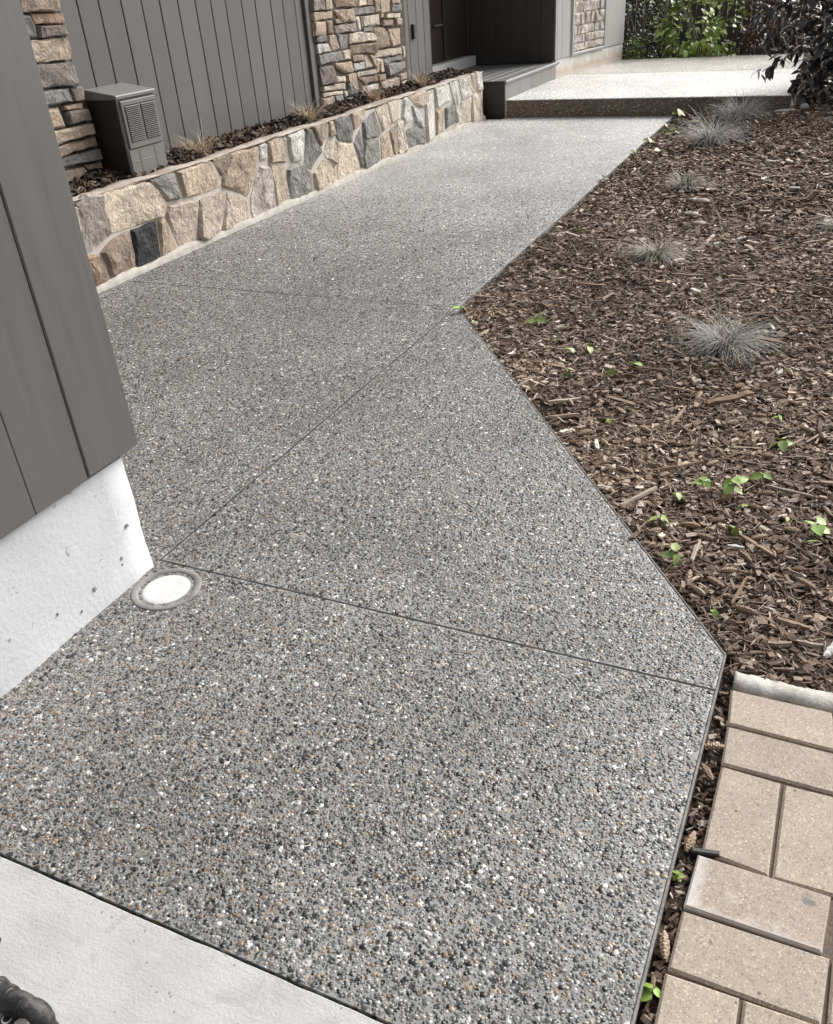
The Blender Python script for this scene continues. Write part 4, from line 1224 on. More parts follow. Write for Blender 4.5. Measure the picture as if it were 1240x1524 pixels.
# litter in the gap beside the pavers
n = 900
P = np.stack([rng.uniform(.70, 1.86, n), np.zeros(n)], -1)
P[:, 1] = pey(P[:, 0]) - .008 - rng.uniform(0, .052, n) * np.where(P[:, 0] < 1.26, .75, 1.0)
L = rng.uniform(.008, .026, n)
o = chips('gap_litter', P, -.045 + rng.uniform(0, .022, n), L, L * rng.uniform(.25, .6, n), L * .2, .4)
tag(o, kind='stuff')
# planter mulch
n = 5200
P = np.stack([rng.uniform(3.0, 11.40, n), rng.uniform(4.40, 4.70, n)], -1)
L = rng.uniform(.02, .07, n)
o = chips('planter_mulch', P, .545 + .04 * np.sin((P[:, 1] - 4.4) / .32 * 1.7) + rng.uniform(-.01, .03, n), L, L * rng.uniform(.25, .7, n), L * .25, .4, None,
          np.array([.3, .3, .2, .1, .05, .02, .01, .0]), .75)
tag(o, kind='stuff')
# fine litter over the mulch bed
n = 22000
P = bed_points(n, 1.85, 6.5, -.5, 1.83)
L = rng.uniform(.02, .06, len(P))
o = chips('needle_litter', P, gzv(P[:, 0], P[:, 1]) + rng.uniform(.006, .028, len(P)), L, rng.uniform(.0012, .0032, len(P)), np.full(len(P), .0014), .15, None,
          np.array([.02, .1, .2, .25, .2, .12, .08, .03]))
tag(o, kind='stuff')

# ================================================================ SMALL THINGS ON THE MULCH
def cone_mesh():
    V, col, F = [], [], []
    rings, seg = 19, 12
    for i in range(rings):
        t = i / (rings - 1)
        env = math.sin(math.pi * min(1, t * .93 + .05)) ** .62
        saw = 1.0 if i % 2 == 0 else .88
        for j in range(seg):
            a = 2 * math.pi * (j + .5 * ((i // 2) % 2)) / seg
            k = saw * (1 + (.08 if j % 2 == 0 else -.06))
            V.append(((t - .5), .17 * env * k * math.cos(a), .17 * env * k * math.sin(a)))
            c = (1.15 if i % 2 == 0 else .72) * (1.12 if (j + i // 2) % 2 else .8)
            col.append((c, c, c))
    for i in range(rings - 1):
        for j in range(seg):
            q_ = (j + 1) % seg
            F += [(i * seg + j, (i + 1) * seg + q_, i * seg + q_), (i * seg + j, (i + 1) * seg + j, (i + 1) * seg + q_)]
    o = mesh_np('pine_cone', np.array(V), np.array(F), M['cone'], None, np.array(col), False)
    return o
LAND = [(4.195, .342, 'the biggest grey tuft'), (5.60, .944, 'the flattened brown tuft'), (7.58, 1.08, 'the green-tipped tuft'), (9.67, 1.17, 'the front silvery tuft'), (6.43, -.05, 'the edge tuft'),
        (6.75, .88, 'the rounded pebbles'), (4.38, 1.76, 'the path bend'), (1.93, .03, 'the path corner'), (1.86, -.18, 'the concrete edging'), (3.55, .24, 'the broken branch piece'), (2.90, .34, 'the long straight stick')]
for x_, y_, n_, l_, lab_ in SEEDLINGS:
    for key_, nm_ in (('fullest', 'the fullest seedling'), ('standing alone', 'the lone bright seedling'), ('three-tier', 'the three-tier seedling'), ('broad-leaved', 'the broad-leaved seedling'), ('two-winged', 'the two-winged seedling'),
                      ('long hanging', 'the hanging-leaf seedling'), ('rightmost on', 'the upright right-hand seedling'), ('yellowish', 'the small yellowish seedling'), ('round-leaved', 'the round-leaved seedling'), ('nearest to the pavers', 'the flat seedling near the pavers')):
        if key_ in lab_ and not (key_ == 'fullest' and n_ < 6): LAND.append((x_, y_, nm_))
USED = set()
def where(x, y):
    for lx, ly, nm in sorted(LAND, key=lambda a: math.hypot((a[0] - x) / (1 + .25 * x), a[1] - y)):
        dx, dy = x - lx, y - ly
        if abs(dx) > abs(dy) * 1.6: d = 'behind' if dx > 0 else 'in front of'
        elif abs(dy) > abs(dx) * 1.6: d = 'left of' if dy > 0 else 'right of'
        else: d = ('behind' if dx > 0 else 'in front') + (' and left of' if dy > 0 else ' and right of')
        r = math.hypot(dx, dy)
        t = ('just ' if r < .16 else 'a little way ' if r < .4 else 'farther off ') + d + ' ' + nm
        if t not in USED:
            USED.add(t)
            return t
    return 'among the mulch'
cone0 = cone_mesh()
first = True
CC = [(.30, .21, .145), (.37, .27, .185), (.25, .17, .12), (.42, .32, .23), (.33, .245, .175)]
def put_cone(x, y, z, L, yaw, pitch=0):
    global first
    o = cone0 if first else cone0.copy()
    if not first: C.objects.link(o)
    first = False
    o.location = (x, y, z); o.scale = (L,) * 3
    o.rotation_euler = (random.uniform(0, 6), pitch, yaw)
    o.color = (*random.choice(CC), 1)
    return o
for x, y in CONES:
    y = min(y, path_edge_y(x) - .075)
    L = random.uniform(.045, .07)
    o = put_cone(x, y, ground_z(x, y) + .022 + L * .06, L, random.uniform(0, 6.28), random.uniform(-.2, .2))
    tag(o, 'brown spruce cone ' + where(x, y), 'cone', 'spruce cones fallen on the mulch')
for x, y, L, yaw, lab in ((1.575, .030, .055, -1.3, 'dark scaly cone in the gap by the upper pavers, nearest the edging strip'), (1.49, .035, .052, .6, 'tan cone in the gap between path edge and second paver'),
                          (1.283, .040, .058, -.15, 'tan upright-lying cone above the green sprout in the paver gap'), (1.03, .048, .06, .2, 'dark brown cone lowest in the gap between path and pavers')):
    tag(put_cone(x, y, -.012, L, yaw), lab, 'cone', 'spruce cones in the paver gap')

def splinter(name, a, b, wd, th, col, label, group, cat='wood chip'):
    A, B = Vector((*a, 0)), Vector((*b, 0))
    L = (B - A).length; c = (A + B) / 2
    n = 6
    V, F = [], []
    for i in range(n + 1):
        t = i / n
        w = wd * (.35 + .65 * math.sin(math.pi * (.12 + .76 * t))) * random.uniform(.8, 1.15)
        zz = th * random.uniform(.6, 1.1)
        off = random.uniform(-.08, .08) * wd
        V += [((t - .5) * L, off - w / 2, -th), ((t - .5) * L, off + w / 2, -th), ((t - .5) * L, off + w * .35, zz), ((t - .5) * L, off - w * .35, zz)]
    for i in range(n):
        for j in range(4):
            k = (j + 1) % 4
            F.append((i * 4 + j, i * 4 + k, i * 4 + 4 + k, i * 4 + 4 + j))
    F.append((3, 2, 1, 0)); F.append((n * 4, n * 4 + 1, n * 4 + 2, n * 4 + 3))
    o = mesh_obj(name, V, F, M['wood'])
    o.location = (c.x, c.y, ground_z(c.x, c.y) + .026)
    o.rotation_euler = (random.uniform(-.3, .3), random.uniform(-.05, .05), math.atan2(B.y - A.y, B.x - A.x))
    o.color = (*col, 1)
    return tag(o, label, cat, group)
WCOL = [(.34, .25, .175), (.40, .31, .235), (.30, .245, .20), (.42, .36, .30), (.26, .18, .125)]
SL = {0: 'long straight pale stick lying across the mulch, left of the fullest seedling', 1: 'grey-brown stick near the slanting path edge, pointing at the path', 2: 'left one of two crossed pale splinters below the two-winged seedling',
      3: 'thicker right one of two crossed pale splinters below the two-winged seedling', 4: 'grey wood splinter lying beside the right-hand edge of the mulch', 5: 'short brown stick leaning by the broad-leaved seedling', 6: 'thick broken branch piece below the big grey tuft'}
USED.clear()
for i, (x0, y0, x1, y1) in enumerate(SPLIN):
    lab = SL.get(i) or 'pale wood splinter ' + where((x0 + x1) / 2, (y0 + y1) / 2)
    splinter('branch_piece' if i == 6 else 'wood_splinter', (x0, y0), (x1, y1), .034 if i == 6 else random.uniform(.010, .020), .014 if i == 6 else random.uniform(.004, .007), (.20, .13, .085) if i == 6 else random.choice(WCOL), lab, 'loose wood splinters on the mulch')
USED.clear()
for x, y in WHITE:
    a = random.uniform(0, 3.1); L = random.uniform(.02, .038) * (1 + (x - 2) * .06)
    splinter('wood_chip', (x - L * math.cos(a), y - L * math.sin(a)), (x + L * math.cos(a), y + L * math.sin(a)), L * random.uniform(.5, .8), .005, (.62, .60, .57), 'whitish flat chip ' + where(x, y), 'whitish chips on the mulch')
def blob(name, loc, sx, sy, sz, col, mat, yaw=0, seg=12, rings=7, jit=.06):
    V, F = [], []
    for i in range(rings + 1):
        ph = math.pi * i / rings
        for j in range(seg):
            a = 2 * math.pi * j / seg
            k = 1 + random.uniform(-jit, jit)
            V.append((sx * math.sin(ph) * math.cos(a) * k, sy * math.sin(ph) * math.sin(a) * k, sz * math.cos(ph) * k))
    for i in range(rings):
        for j in range(seg):
            q_ = (j + 1) % seg
            F.append((i * seg + j, (i + 1) * seg + j, (i + 1) * seg + q_, i * seg + q_))
    o = mesh_obj(name, V, F, mat, None, True)
    o.location = loc; o.rotation_euler = (0, 0, yaw); o.color = (*col, 1)
    return o
for (x, y), s, col, lab in zip(RIVER, (.085, .06, .06, .04), ((.30, .235, .19), (.40, .34, .285), (.38, .33, .28), (.48, .45, .42)),
                               ('largest brown rounded pebble in front of the green-tipped tuft', 'pale tan rounded pebble, middle of the little row below the green-tipped tuft', 'flat tan pebble lowest of the row below the green-tipped tuft', 'small greyish pebble touching the largest brown pebble')):
    tag(blob('pebble_stone', (x, y, ground_z(x, y) + .016), s * .85, s * .6, s * .36, col, M['pebble_obj'], -1.2), lab, 'pebble', 'rounded pebbles in the mulch')

# ---- leaves
def leaf_geo(n=5, fold=.25, droop=.25, w=.30):
    """leaf along +X from the origin, unit length"""
    V, F = [], []
    for i in range(n + 1):
        t = i / n
        hw = w * (math.sin(math.pi * (t ** .75)) ** .9) + .004
        z = -droop * t * t
        V += [(t, -hw, z + fold * hw), (t, 0, z), (t, hw, z + fold * hw)]
    for i in range(n):
        a = i * 3
        F += [(a, a + 3, a + 4, a + 1), (a + 1, a + 4, a + 5, a + 2)]
    return V, F
def leaf_mesh(name, mat, **k):
    V, F = leaf_geo(**k)
    me = bpy.data.meshes.new(name)
    me.from_pydata(V, [], F)
    me.materials.append(mat)
    me.polygons.foreach_set('use_smooth', [True] * len(F))
    a = me.color_attributes.new('col', 'FLOAT_COLOR', 'POINT')
    a.data.foreach_set('color', np.zeros(len(V) * 4, dtype=np.float32))
    return me
LM_seed = leaf_mesh('seedling_leaf', M['leaf'], w=.34, fold=.2, droop=.15)
LM_broad = leaf_mesh('broad_leaf', M['leaf'], w=.30, fold=.25, droop=.3)
LM_gloss = leaf_mesh('gloss_leaf', M['leaf_gloss'], w=.25, fold=.22, droop=.3)
def seedling(x, y, z, n, L, label, group, col=(.33, .43, .10)):
    t = thing('seedling', label, 'seedling', group, (x, y, z))
    hgt = L * (.75 if n <= 4 else 1.1)
    lean = Vector((random.uniform(-.15, .15), random.uniform(-.15, .15), 1))
    MB().tube([(0, 0, -.01), lean * hgt * .5, lean * hgt], [.0022, .0018, .0014], 5).build('stem', M['stem'], t)
    a0 = random.uniform(0, 6.28)
    for i in range(n):
        o = bpy.data.objects.new('leaf', LM_seed)
        link(o, t)
        f = .55 + .45 * i / max(1, n - 1) if n > 1 else 1
        o.location = lean * hgt * f
        s = L * random.uniform(.65, 1.0)
        o.scale = (s, s, s)
        o.rotation_euler = (random.uniform(-.6, .6), random.uniform(-.25, .8), a0 + i * 2.4 + random.uniform(-.3, .3))
        k = random.uniform(.7, 1.1); h_ = random.uniform(.85, 1.15)
        o.color = (col[0] * k * h_, col[1] * k, col[2] * k, 1)
    return t
M['stem'] = mat_plain('seedling_stem', (.22, .26, .08), .6)
for x, y, n, L, lab in SEEDLINGS:
    yel = x > 6
    seedling(x, y, ground_z(x, y) + .012, n, L * 1.2, lab, 'lime seedlings sprouting through the mulch', (.36, .39, .12) if yel else (.28, .37, .10))
seedling(.93, .052, -.030, 4, .036, 'four-leaved green sprout in the gap beside the lowest pavers', 'sprouts in the paver gap', (.24, .36, .06))
seedling(1.19, .050, -.028, 6, .018, 'tiny-leaved green sprout in the gap by the cement-smeared paver', 'sprouts in the paver gap', (.26, .38, .06))

# ---- grass tufts
def tuft(name, x, y, z, n, L, flare, cols, label, group, wd=.0026, upright=.25):
    segs = 6
    az = rng.uniform(0, 6.283, n)
    ln = L * rng.uniform(.55, 1.1, n)
    out0 = flare * (.35 + .65 * np.sqrt(rng.random(n)))
    base = rng.normal(0, L * .09, (n, 2))
    V = np.zeros((n, segs + 1, 2, 3)); 
    side = np.stack([-np.sin(az), np.cos(az), np.zeros(n)], -1)
    pos = np.stack([base[:, 0], base[:, 1], np.zeros(n)], -1)
    bend = rng.normal(0, .35, n); dr = rng.uniform(.6, 1.5, n)
    for i in range(segs + 1):
        t = i / segs
        el = (1.35 - out0 * .9) - out0 * 1.5 * dr * t ** 1.3
        a2 = az + bend * t
        d = np.stack([np.cos(a2) * np.cos(el), np.sin(a2) * np.cos(el), np.sin(el)], -1)
        if i: pos = pos + d * (ln / segs)[:, None]
        pos[:, 2] = np.maximum(pos[:, 2], .002 + .012 * rng.random(n) if i else 0)
        w = wd * (1 - .75 * t) * rng.uniform(.8, 1.2, n)
        V[:, i, 0] = pos - side * w[:, None] / 2; V[:, i, 1] = pos + side * w[:, None] / 2
    k = (segs + 1) * 2
    T = []
    for i in range(segs):
        a = i * 2
        T += [(a, a + 1, a + 3), (a, a + 3, a + 2)]
    TT = (np.array(T)[None] + (np.arange(n) * k)[:, None, None]).reshape(-1, 3)
    cols = np.array(cols)
    col = cols[rng.integers(0, len(cols), n)] * rng.uniform(.75, 1.25, (n, 1))
    o = mesh_np(name, V.reshape(-1, 3), TT, M['grass'], None, np.repeat(col, k, 0), False)
    o.location = (x, y, z)
    return tag(o, label, 'grass', group)
BLUE = [(.25, .255, .25), (.31, .315, .305), (.19, .192, .185), (.32, .28, .24), (.36, .35, .33)]
SILVER = [(.46, .46, .445), (.54, .54, .525), (.37, .37, .355), (.50, .46, .41)]
DRY = [(.34, .29, .24), (.24, .19, .15), (.46, .41, .35), (.16, .14, .12), (.38, .37, .34)]
GB = 'grey fescue tufts in the mulch bed'
tl = ['biggest spreading grey-blue grass tuft, alone low in the mulch bed', 'low brownish flattened grass tuft, second up from the biggest one', 'small dark tuft with green tips below the round brown pebbles', 'silvery tuft in front, left of the pair by the step',
      'round silvery tuft close to the step riser, rear of the pair', 'pale dry grass tuft at the right edge of the mulch']
spec = [(460, .335, 1.0, BLUE + DRY[:2]), (430, .29, 1.0, DRY), (340, .26, .9, DRY), (560, .46, .80, SILVER), (600, .48, .74, SILVER), (140, .22, 1.0, DRY)]
for (x, y, _), (n, L, fl, cols), lab in zip(TUFTS, spec, tl):
    tuft('grass_tuft', x, y, ground_z(x, y) + .015, n, L, fl, cols, lab, GB, .0034 if x < 5 else .0046)
x, y, _ = TUFTS[2]
gt = tuft('grass_tuft', x + .02, y + .01, ground_z(x, y) + .02, 40, .15, .35, [(.10, .16, .05), (.14, .18, .06)], 'few green blades rising from the heart of the small dark tuft', GB, .005)
STRAW = [(.60, .47, .31), (.70, .60, .46), (.50, .37, .24), (.74, .68, .58), (.40, .28, .19)]
pl_l = ['dry straw grass clump beside the vent cabinet in the planter', 'dry straw grass clump where the siding meets the stone column', 'pale dry grass clump in front of the stone column', 'dry grass clump at the far end of the planter', 'low brown clump between the first two straw clumps of the planter']
for i, ((x, y), lab) in enumerate(zip(PLG, pl_l)):
    tuft('dry_grass', x, max(y, 4.46), .57, 40 if i == 4 else 130, (.14 if i == 4 else (.30 if i < 2 else .26)), (.62 if i in (0, 1) else .9 if i == 4 else .5), STRAW if i < 4 else DRY, lab, 'dry grass clumps in the planter', .0042)

# flat pale stone by the bush
fr = Frame((11.50, .62, ground_z(11.5, .6) + .012), (.25, -1, 0), (1, .25, 0), (0, .0, 1))
tag(slab('flat_stone', fr, [(-.12, -.035), (.06, -.045), (.13, -.01), (.10, .035), (-.04, .04)], -.02, .022, M['paper'], None, .01), 'pale flat stone at the foot of the dark bush by the step', 'stone')
tag(blob('pebble_stone', (11.62, .42, ground_z(11.6, .4) + .03), .06, .05, .04, (.6, .59, .57), M['pebble_obj']), 'small pale stone right of the flat stone under the dark bush', 'pebble')

# ================================================================ CLEANOUT CAP
cap = thing('cleanout_cap', 'round white drain cleanout cap set in a grey ring by the white footing corner', 'drain cap', loc=(1.630, 1.722, 0))
def lathe(prof, seg=48, wob=0):
    V, F = [], []
    for i, (r, z) in enumerate(prof):
        for j in range(seg):
            a = 2 * math.pi * j / seg
            rr = r * (1 + wob * (math.sin(a * 3 + 1) + .5 * math.sin(a * 7)))
            V.append((rr * math.cos(a), rr * math.sin(a), z))
    n = len(prof)
    for i in range(n - 1):
        for j in range(seg):
            k = (j + 1) % seg
            F.append((i * seg + j, i * seg + k, (i + 1) * seg + k, (i + 1) * seg + j))
    F.append(tuple((n - 1) * seg + j for j in range(seg)))
    return V, F
V, F = lathe([(.112, -.01), (.112, .002), (.107, .0045), (.093, .0045), (.089, .001), (.085, -.006), (.083, -.020), (.04, -.02)], wob=.008)
mesh_obj('mortar_ring', V, F, M['grout'], cap, True)
V, F = lathe([(.079, -.025), (.079, -.006), (.0775, -.001), (.075, .0005), (.060, .001), (.02, .0015)])
lid = mesh_obj('lid', V, F, M['lid'], cap, True)

# ================================================================ VENT CABINET
vc = thing('vent_cabinet', 'grey metal vent cabinet with louvred door standing in the planter against the siding', 'vent cabinet', loc=(5.09, 4.56, .54))
vinv = Matrix.Translation((-5.09, -4.56, -.54))
def VC(o, par=None):
    o.parent = par or vc
    o.matrix_parent_inverse = vinv if (par is None or par.matrix_parent_inverse == Matrix()) else vinv
    return o
frv = Frame((0, 4.435, 0), (1, 0, 0), (0, 0, 1), (0, -1, 0))
VC(slab('case', frv, rect(4.905, 5.288, .50, 1.055), -.255, 0, M['box'], None, .004))
fsd = Frame((4.905, 0, 0), (0, 1, 0), (0, 0, 1), (-1, 0, 0))
VC(slab('side_panel', fsd, rect(4.445, 4.69, .50, 1.05), .001, .006, M['box_shaded'], None, .002))
frt = Frame((0, 0, 1.056), (1, 0, 0), (0, 1, 0), (0, 0, 1))
V, F = slab_geo(frt, rect(4.890, 5.300, 4.418, 4.695), 0, .022, .005)
V = [v + Vector((0, 0, (v.y - 4.418) * .16)) if v.z > 1.06 else v for v in V]
VC(mesh_obj('lid', V, F, M['box']))
ld = VC(slab('louver_door', frv, rect(4.925, 5.283, .742, 1.040), .001, .016, M['box'], None, .004))
mb = MB()
for (a, b) in ((4.955, 5.092), (5.116, 5.258)):
    for i in range(19):
        z = .785 + i * .0118
        mb.add([frv.p(a, z, .0165), frv.p(b, z, .0165), frv.p(b, z + .003, .0250), frv.p(a, z + .003, .0250), frv.p(a, z + .0085, .0165), frv.p(b, z + .0085, .0165)],
               [(0, 1, 2, 3), (3, 2, 5, 4), (0, 3, 4), (1, 5, 2)])
lo = mb.build('louver', M['box']); lo.parent = ld
lo['kind'] = 'stuff'
for (a, b) in ((4.948, 5.098), (5.110, 5.264)):
    s_ = slab('louver_opening', frv, rect(a, b, .780, 1.014), .016, .0163, M['backing'], None, .0001)
    s_.parent = ld
lc = VC(slab('lower_cover', frv, rect(4.915, 5.284, .52, .734), .001, .008, M['box'], None, .003))
for (a, b, c_, d_) in ((5.01, 5.016, .53, .73), (5.175, 5.181, .53, .73)):
    s_ = slab('cover_rib', frv, rect(a, b, c_, d_), .008, .0105, M['box'], None, .001); s_.parent = lc
s_ = slab('cover_rib', frv, rect(4.93, 5.175, .655, .660), .008, .0105, M['box'], None, .001); s_.parent = lc

# ================================================================ DOORBELL, FIXTURE
db = thing('doorbell', 'narrow black doorbell plate on the grey boards beside the entry', 'doorbell', loc=(10.315, 4.70, 1.1))
fdb = Frame((0, 0, 0), (1, 0, 0), (0, 0, 1), (0, -1, 0))
slab('plate', fdb, rect(-.03, .03, -.075, .075), -.0, .03, M['black'], db, .004)
slab('button', fdb, rect(-.012, .012, -.05, -.02), .030, .036, M['lug'], db, .002)
fx = thing('garden_spike_light', 'small dark arched fixture at the foot of the boards near the entry deck', 'fixture', loc=(10.42, 4.63, .55))
pts = [(-.045, 0, -.05), (-.045, 0, .06)] + [(-.045 * math.cos(t), 0, .06 + .05 * math.sin(t)) for t in np.linspace(.3, 2.84, 7)] + [(.045, 0, .06), (.045, 0, -.05)]
MB().tube(pts, .013, 8).build('arch', M['black'], fx, True)
slab('face', Frame((0, 0, 0), (1, 0, 0), (0, 0, 1), (0, -1, 0)), rect(-.033, .033, -.05, .06), -.006, .006, M['lug'], fx, .002)

# ================================================================ TOOL BAG
bag = thing('tool_bag', 'scuffed black tool bag with white letters and tan cord on the pale concrete', 'bag', loc=(.42, 1.2, -.008))
def B(o, par=None):
    o.parent = par or bag
    o.matrix_parent_inverse = Matrix.Translation((-.42, -1.2, .008))
    return o
fb = Frame((0, 0, 0), (1, 0, 0), (0, 1, 0), (0, 0, 1))
body = B(slab('body', fb, [(.10, 1.50), (.10, 1.022), (.375, 1.010), (.425, 1.020), (.432, 1.50)], -.006, .096, M['fabric'], None, .018))
pts = [(.428, 1.52, .100), (.424, 1.32, .103), (.421, 1.17, .102), (.421, 1.09, .104), (.428, 1.045, .102), (.427, 1.022, .086), (.420, 1.010, .050), (.412, 1.008, .012)]
B(wrinkle(MB(), pts, [.019, .020, .018, .0205, .021, .019, .016, .014]).build('rolled_flap', M['fabric'], None, True))
for y_ in (1.062, 1.098, 1.125):
    B(MB().tube([(.423 + .003, y_ + .003, .103), (.423 + .003, y_ - .003, .103)], .0212, 18).build('seam', M['black'], None, True))
pts = [(.440, 1.52, .07), (.444, 1.22, .074), (.446, 1.150, .076), (.446, 1.122, .072), (.440, 1.110, .05)]
B(wrinkle(MB(), pts, [.016, .016, .014, .012, .009], seed=9).build('side_pouch', M['fabric'], None, True))
pts = [(.50, 1.50, .02), (.522, 1.36, .018), (.524, 1.275, .016), (.505, 1.268, .016)]
B(MB().tube(pts, [.010, .011, .012, .010], 12).build('carry_handle', M['black'], None, True))
pts = [(.402, 1.16, .098), (.402, 1.10, .1005), (.406, 1.082, .1005), (.409, 1.070, .100)]
B(MB().tube(pts, .005, 8).build('cord', M['tan'], None, True))
B(MB().tube([(.402, 1.042, .088), (.396, 1.040, .104)], [.020, .014], 10).build('lug', M['lug'], None, False))
B(MB().tube([(.392, 1.035, .098), (.388, 1.035, .112)], [.013, .009], 12).build('knob', M['copper'], None, True))
cv = bpy.data.curves.new('letters', 'FONT')
cv.body = 'NO'
cv.size = .026
cv.extrude = .0004
tmp = bpy.data.objects.new('letters', cv)
C.objects.link(tmp)
bpy.context.view_layer.update()
me = bpy.data.meshes.new_from_object(tmp.evaluated_get(bpy.context.evaluated_depsgraph_get()))
bpy.data.objects.remove(tmp)
me.materials.clear(); me.materials.append(M['letter'])
lt = bpy.data.objects.new('lettering', me)
C.objects.link(lt)
lt.matrix_world = Matrix(((0.2, .98, 0, .385), (-.98, .2, 0, 1.107), (0, 0, 1, .0968), (0, 0, 0, 1)))
mw = lt.matrix_world.copy()
B(lt)
lt.matrix_world = mw

# ================================================================ PLANTS BEYOND
def leaf_stuff(name, Pn, Dn, Ls, mat, cols, parent, w=.3, fold=.25, droop=.3):
    """many leaves in one mesh"""
    V0, F0 = leaf_geo(2, fold, droop, w)
    V0 = np.array(V0); T0 = np.array([t for f in F0 for t in ((f[0], f[1], f[2]), (f[0], f[2], f[3]))])
    n = len(Pn); k = len(V0)
    yaw, pit, rol = Dn[:, 0], Dn[:, 1], Dn[:, 2]
    B_ = np.repeat(V0[None], n, 0) * Ls[:, None, None]
    for a, i, j in ((rol, 1, 2), (pit, 0, 2), (yaw, 0, 1)):
        c, s = np.cos(a)[:, None], np.sin(a)[:, None]
        x, y = B_[..., i].copy(), B_[..., j].copy()
        B_[..., i] = x * c - y * s; B_[..., j] = x * s + y * c
    B_ += Pn[:, None]
    TT = (T0[None] + (np.arange(n) * k)[:, None, None]).reshape(-1, 3)
    cols = np.array(cols)
    col = cols[rng.integers(0, len(cols), n)] * rng.uniform(.7, 1.3, (n, 1))
    return mesh_np(name, B_.reshape(-1, 3), TT, mat, parent, np.repeat(col, k, 0), True)
def shrub(name, label, cat, cx, cy, z0, rx, ry, h, nleaf, L, cols, lm, mat, nstem=7, n_ind=240, group=None, stemcol='bark', clumps=26, cr=.22, spread=1.0, toward=None):
    root = thing(name, label, cat, group, (cx, cy, z0))
    cl = []
    mb = MB()
    for i in range(nstem):
        a = random.uniform(0, 6.28); e = random.uniform(.3, 1)
        tip = Vector((rx * .8 * e * math.cos(a), ry * .8 * e * math.sin(a), h * random.uniform(.6, .95)))
        mid = Vector((tip.x * .4, tip.y * .4, tip.z * .5)) + Vector((random.uniform(-.08, .08), random.uniform(-.08, .08), 0))
        mb.tube([(random.uniform(-.08, .08), random.uniform(-.08, .08), -.06), mid, tip], [.02, .014, .006], 6)
    mb.build('stem', M[stemcol], root)
    for i in range(clumps):
        a = random.uniform(0, 6.28); zz = random.uniform(.04, 1) * h
        k = math.sqrt(max(.05, 1 - (abs(zz / h - .5) * 1.5) ** 2)) * math.sqrt(random.uniform(.25, 1)) * spread
        cl.append((rx * k * math.cos(a), ry * k * math.sin(a), zz))
    cl = np.array(cl)
    idx = rng.integers(0, clumps, nleaf)
    Pn = cl[idx] + rng.normal(0, cr * .5, (nleaf, 3)) * np.array([1, 1, .8])
    Pn[:, 2] = np.maximum(Pn[:, 2], .02)
    out = np.arctan2(Pn[:, 1], Pn[:, 0])
    Dn = np.stack([out + rng.normal(0, .9, nleaf), rng.normal(.35, .5, nleaf), rng.normal(0, .5, nleaf)], -1)
    Ls = L * rng.uniform(.6, 1.2, nleaf)
    # individual leaves are those nearest the path side
    key = Pn[:, 0] * .9 - .0 * Pn[:, 1] + np.abs(Pn[:, 2] - .5) * .3
    order = np.argsort(key)
    near, rest = order[:n_ind], order[n_ind:]
    if len(rest):
        o = leaf_stuff('foliage', Pn[rest], Dn[rest], Ls[rest], mat, cols, root)
        o['kind'] = 'stuff'
    for i in near:
        o = bpy.data.objects.new('leaf', lm)
        link(o, root)
        o.location = Pn[i]
        s = Ls[i]; o.scale = (s, s, s)
        o.rotation_euler = (Dn[i, 2], -Dn[i, 1] * -1, Dn[i, 0])
        c = cols[random.randrange(len(cols))]; k = random.uniform(.8, 1.2)
        o.color = (c[0] * k, c[1] * k, c[2] * k, 1)
    return root
LIME = [(.30, .40, .10), (.38, .48, .13), (.22, .31, .08), (.44, .52, .17)]
shrub('leafy_shrub', 'bright lime-green broad-leaved shrub at the far end of the landing', 'shrub', 17.25, 2.45, .0, .55, .62, 1.2, 800, .13, LIME, LM_broad, M['leaf'], 6, 260)
GREEN = [(.06, .10, .03), (.10, .16, .04), (.04, .065, .02), (.22, .30, .08)]
DKG = [(.018, .020, .012), (.03, .032, .018), (.05, .07, .02)]
shrub('ivy_bush', 'dark tangled ivy bush with small green leaves beside the far wing corner', 'shrub', 17.35, 3.55, .0, .5, .55, 1.3, 1500, .075, GREEN + DKG, LM_broad, M['leaf'], 9, 220, clumps=60, cr=.25)
shrub('low_green_plant', 'low bright green plant at the foot of the far wing corner', 'plant', 16.85, 3.55, .1, .16, .2, .45, 220, .06, LIME + GREEN, LM_broad, M['leaf'], 3, 120, clumps=12, cr=.12)
RED = [(.11, .058, .045), (.15, .09, .07), (.075, .045, .04), (.20, .135, .105)]
shrub('copper_shrub', 'reddish-brown leaved shrub behind the landing, right of the lime shrub', 'shrub', 17.3, 1.25, .0, .5, .65, 1.2, 1300, .085, RED, LM_broad, M['leaf'], 8, 240, clumps=50, cr=.26)
DARK = [(.045, .042, .044), (.07, .066, .068), (.04, .04, .038), (.11, .105, .108), (.06, .048, .045)]
shrub('dark_bush', 'large dark glossy-leaved bush overhanging the right end of the landing', 'bush', 12.42, -.40, .03, .66, .74, 1.6, 2500, .135, DARK, LM_gloss, M['leaf_gloss'], 12, 290, clumps=60, cr=.42)
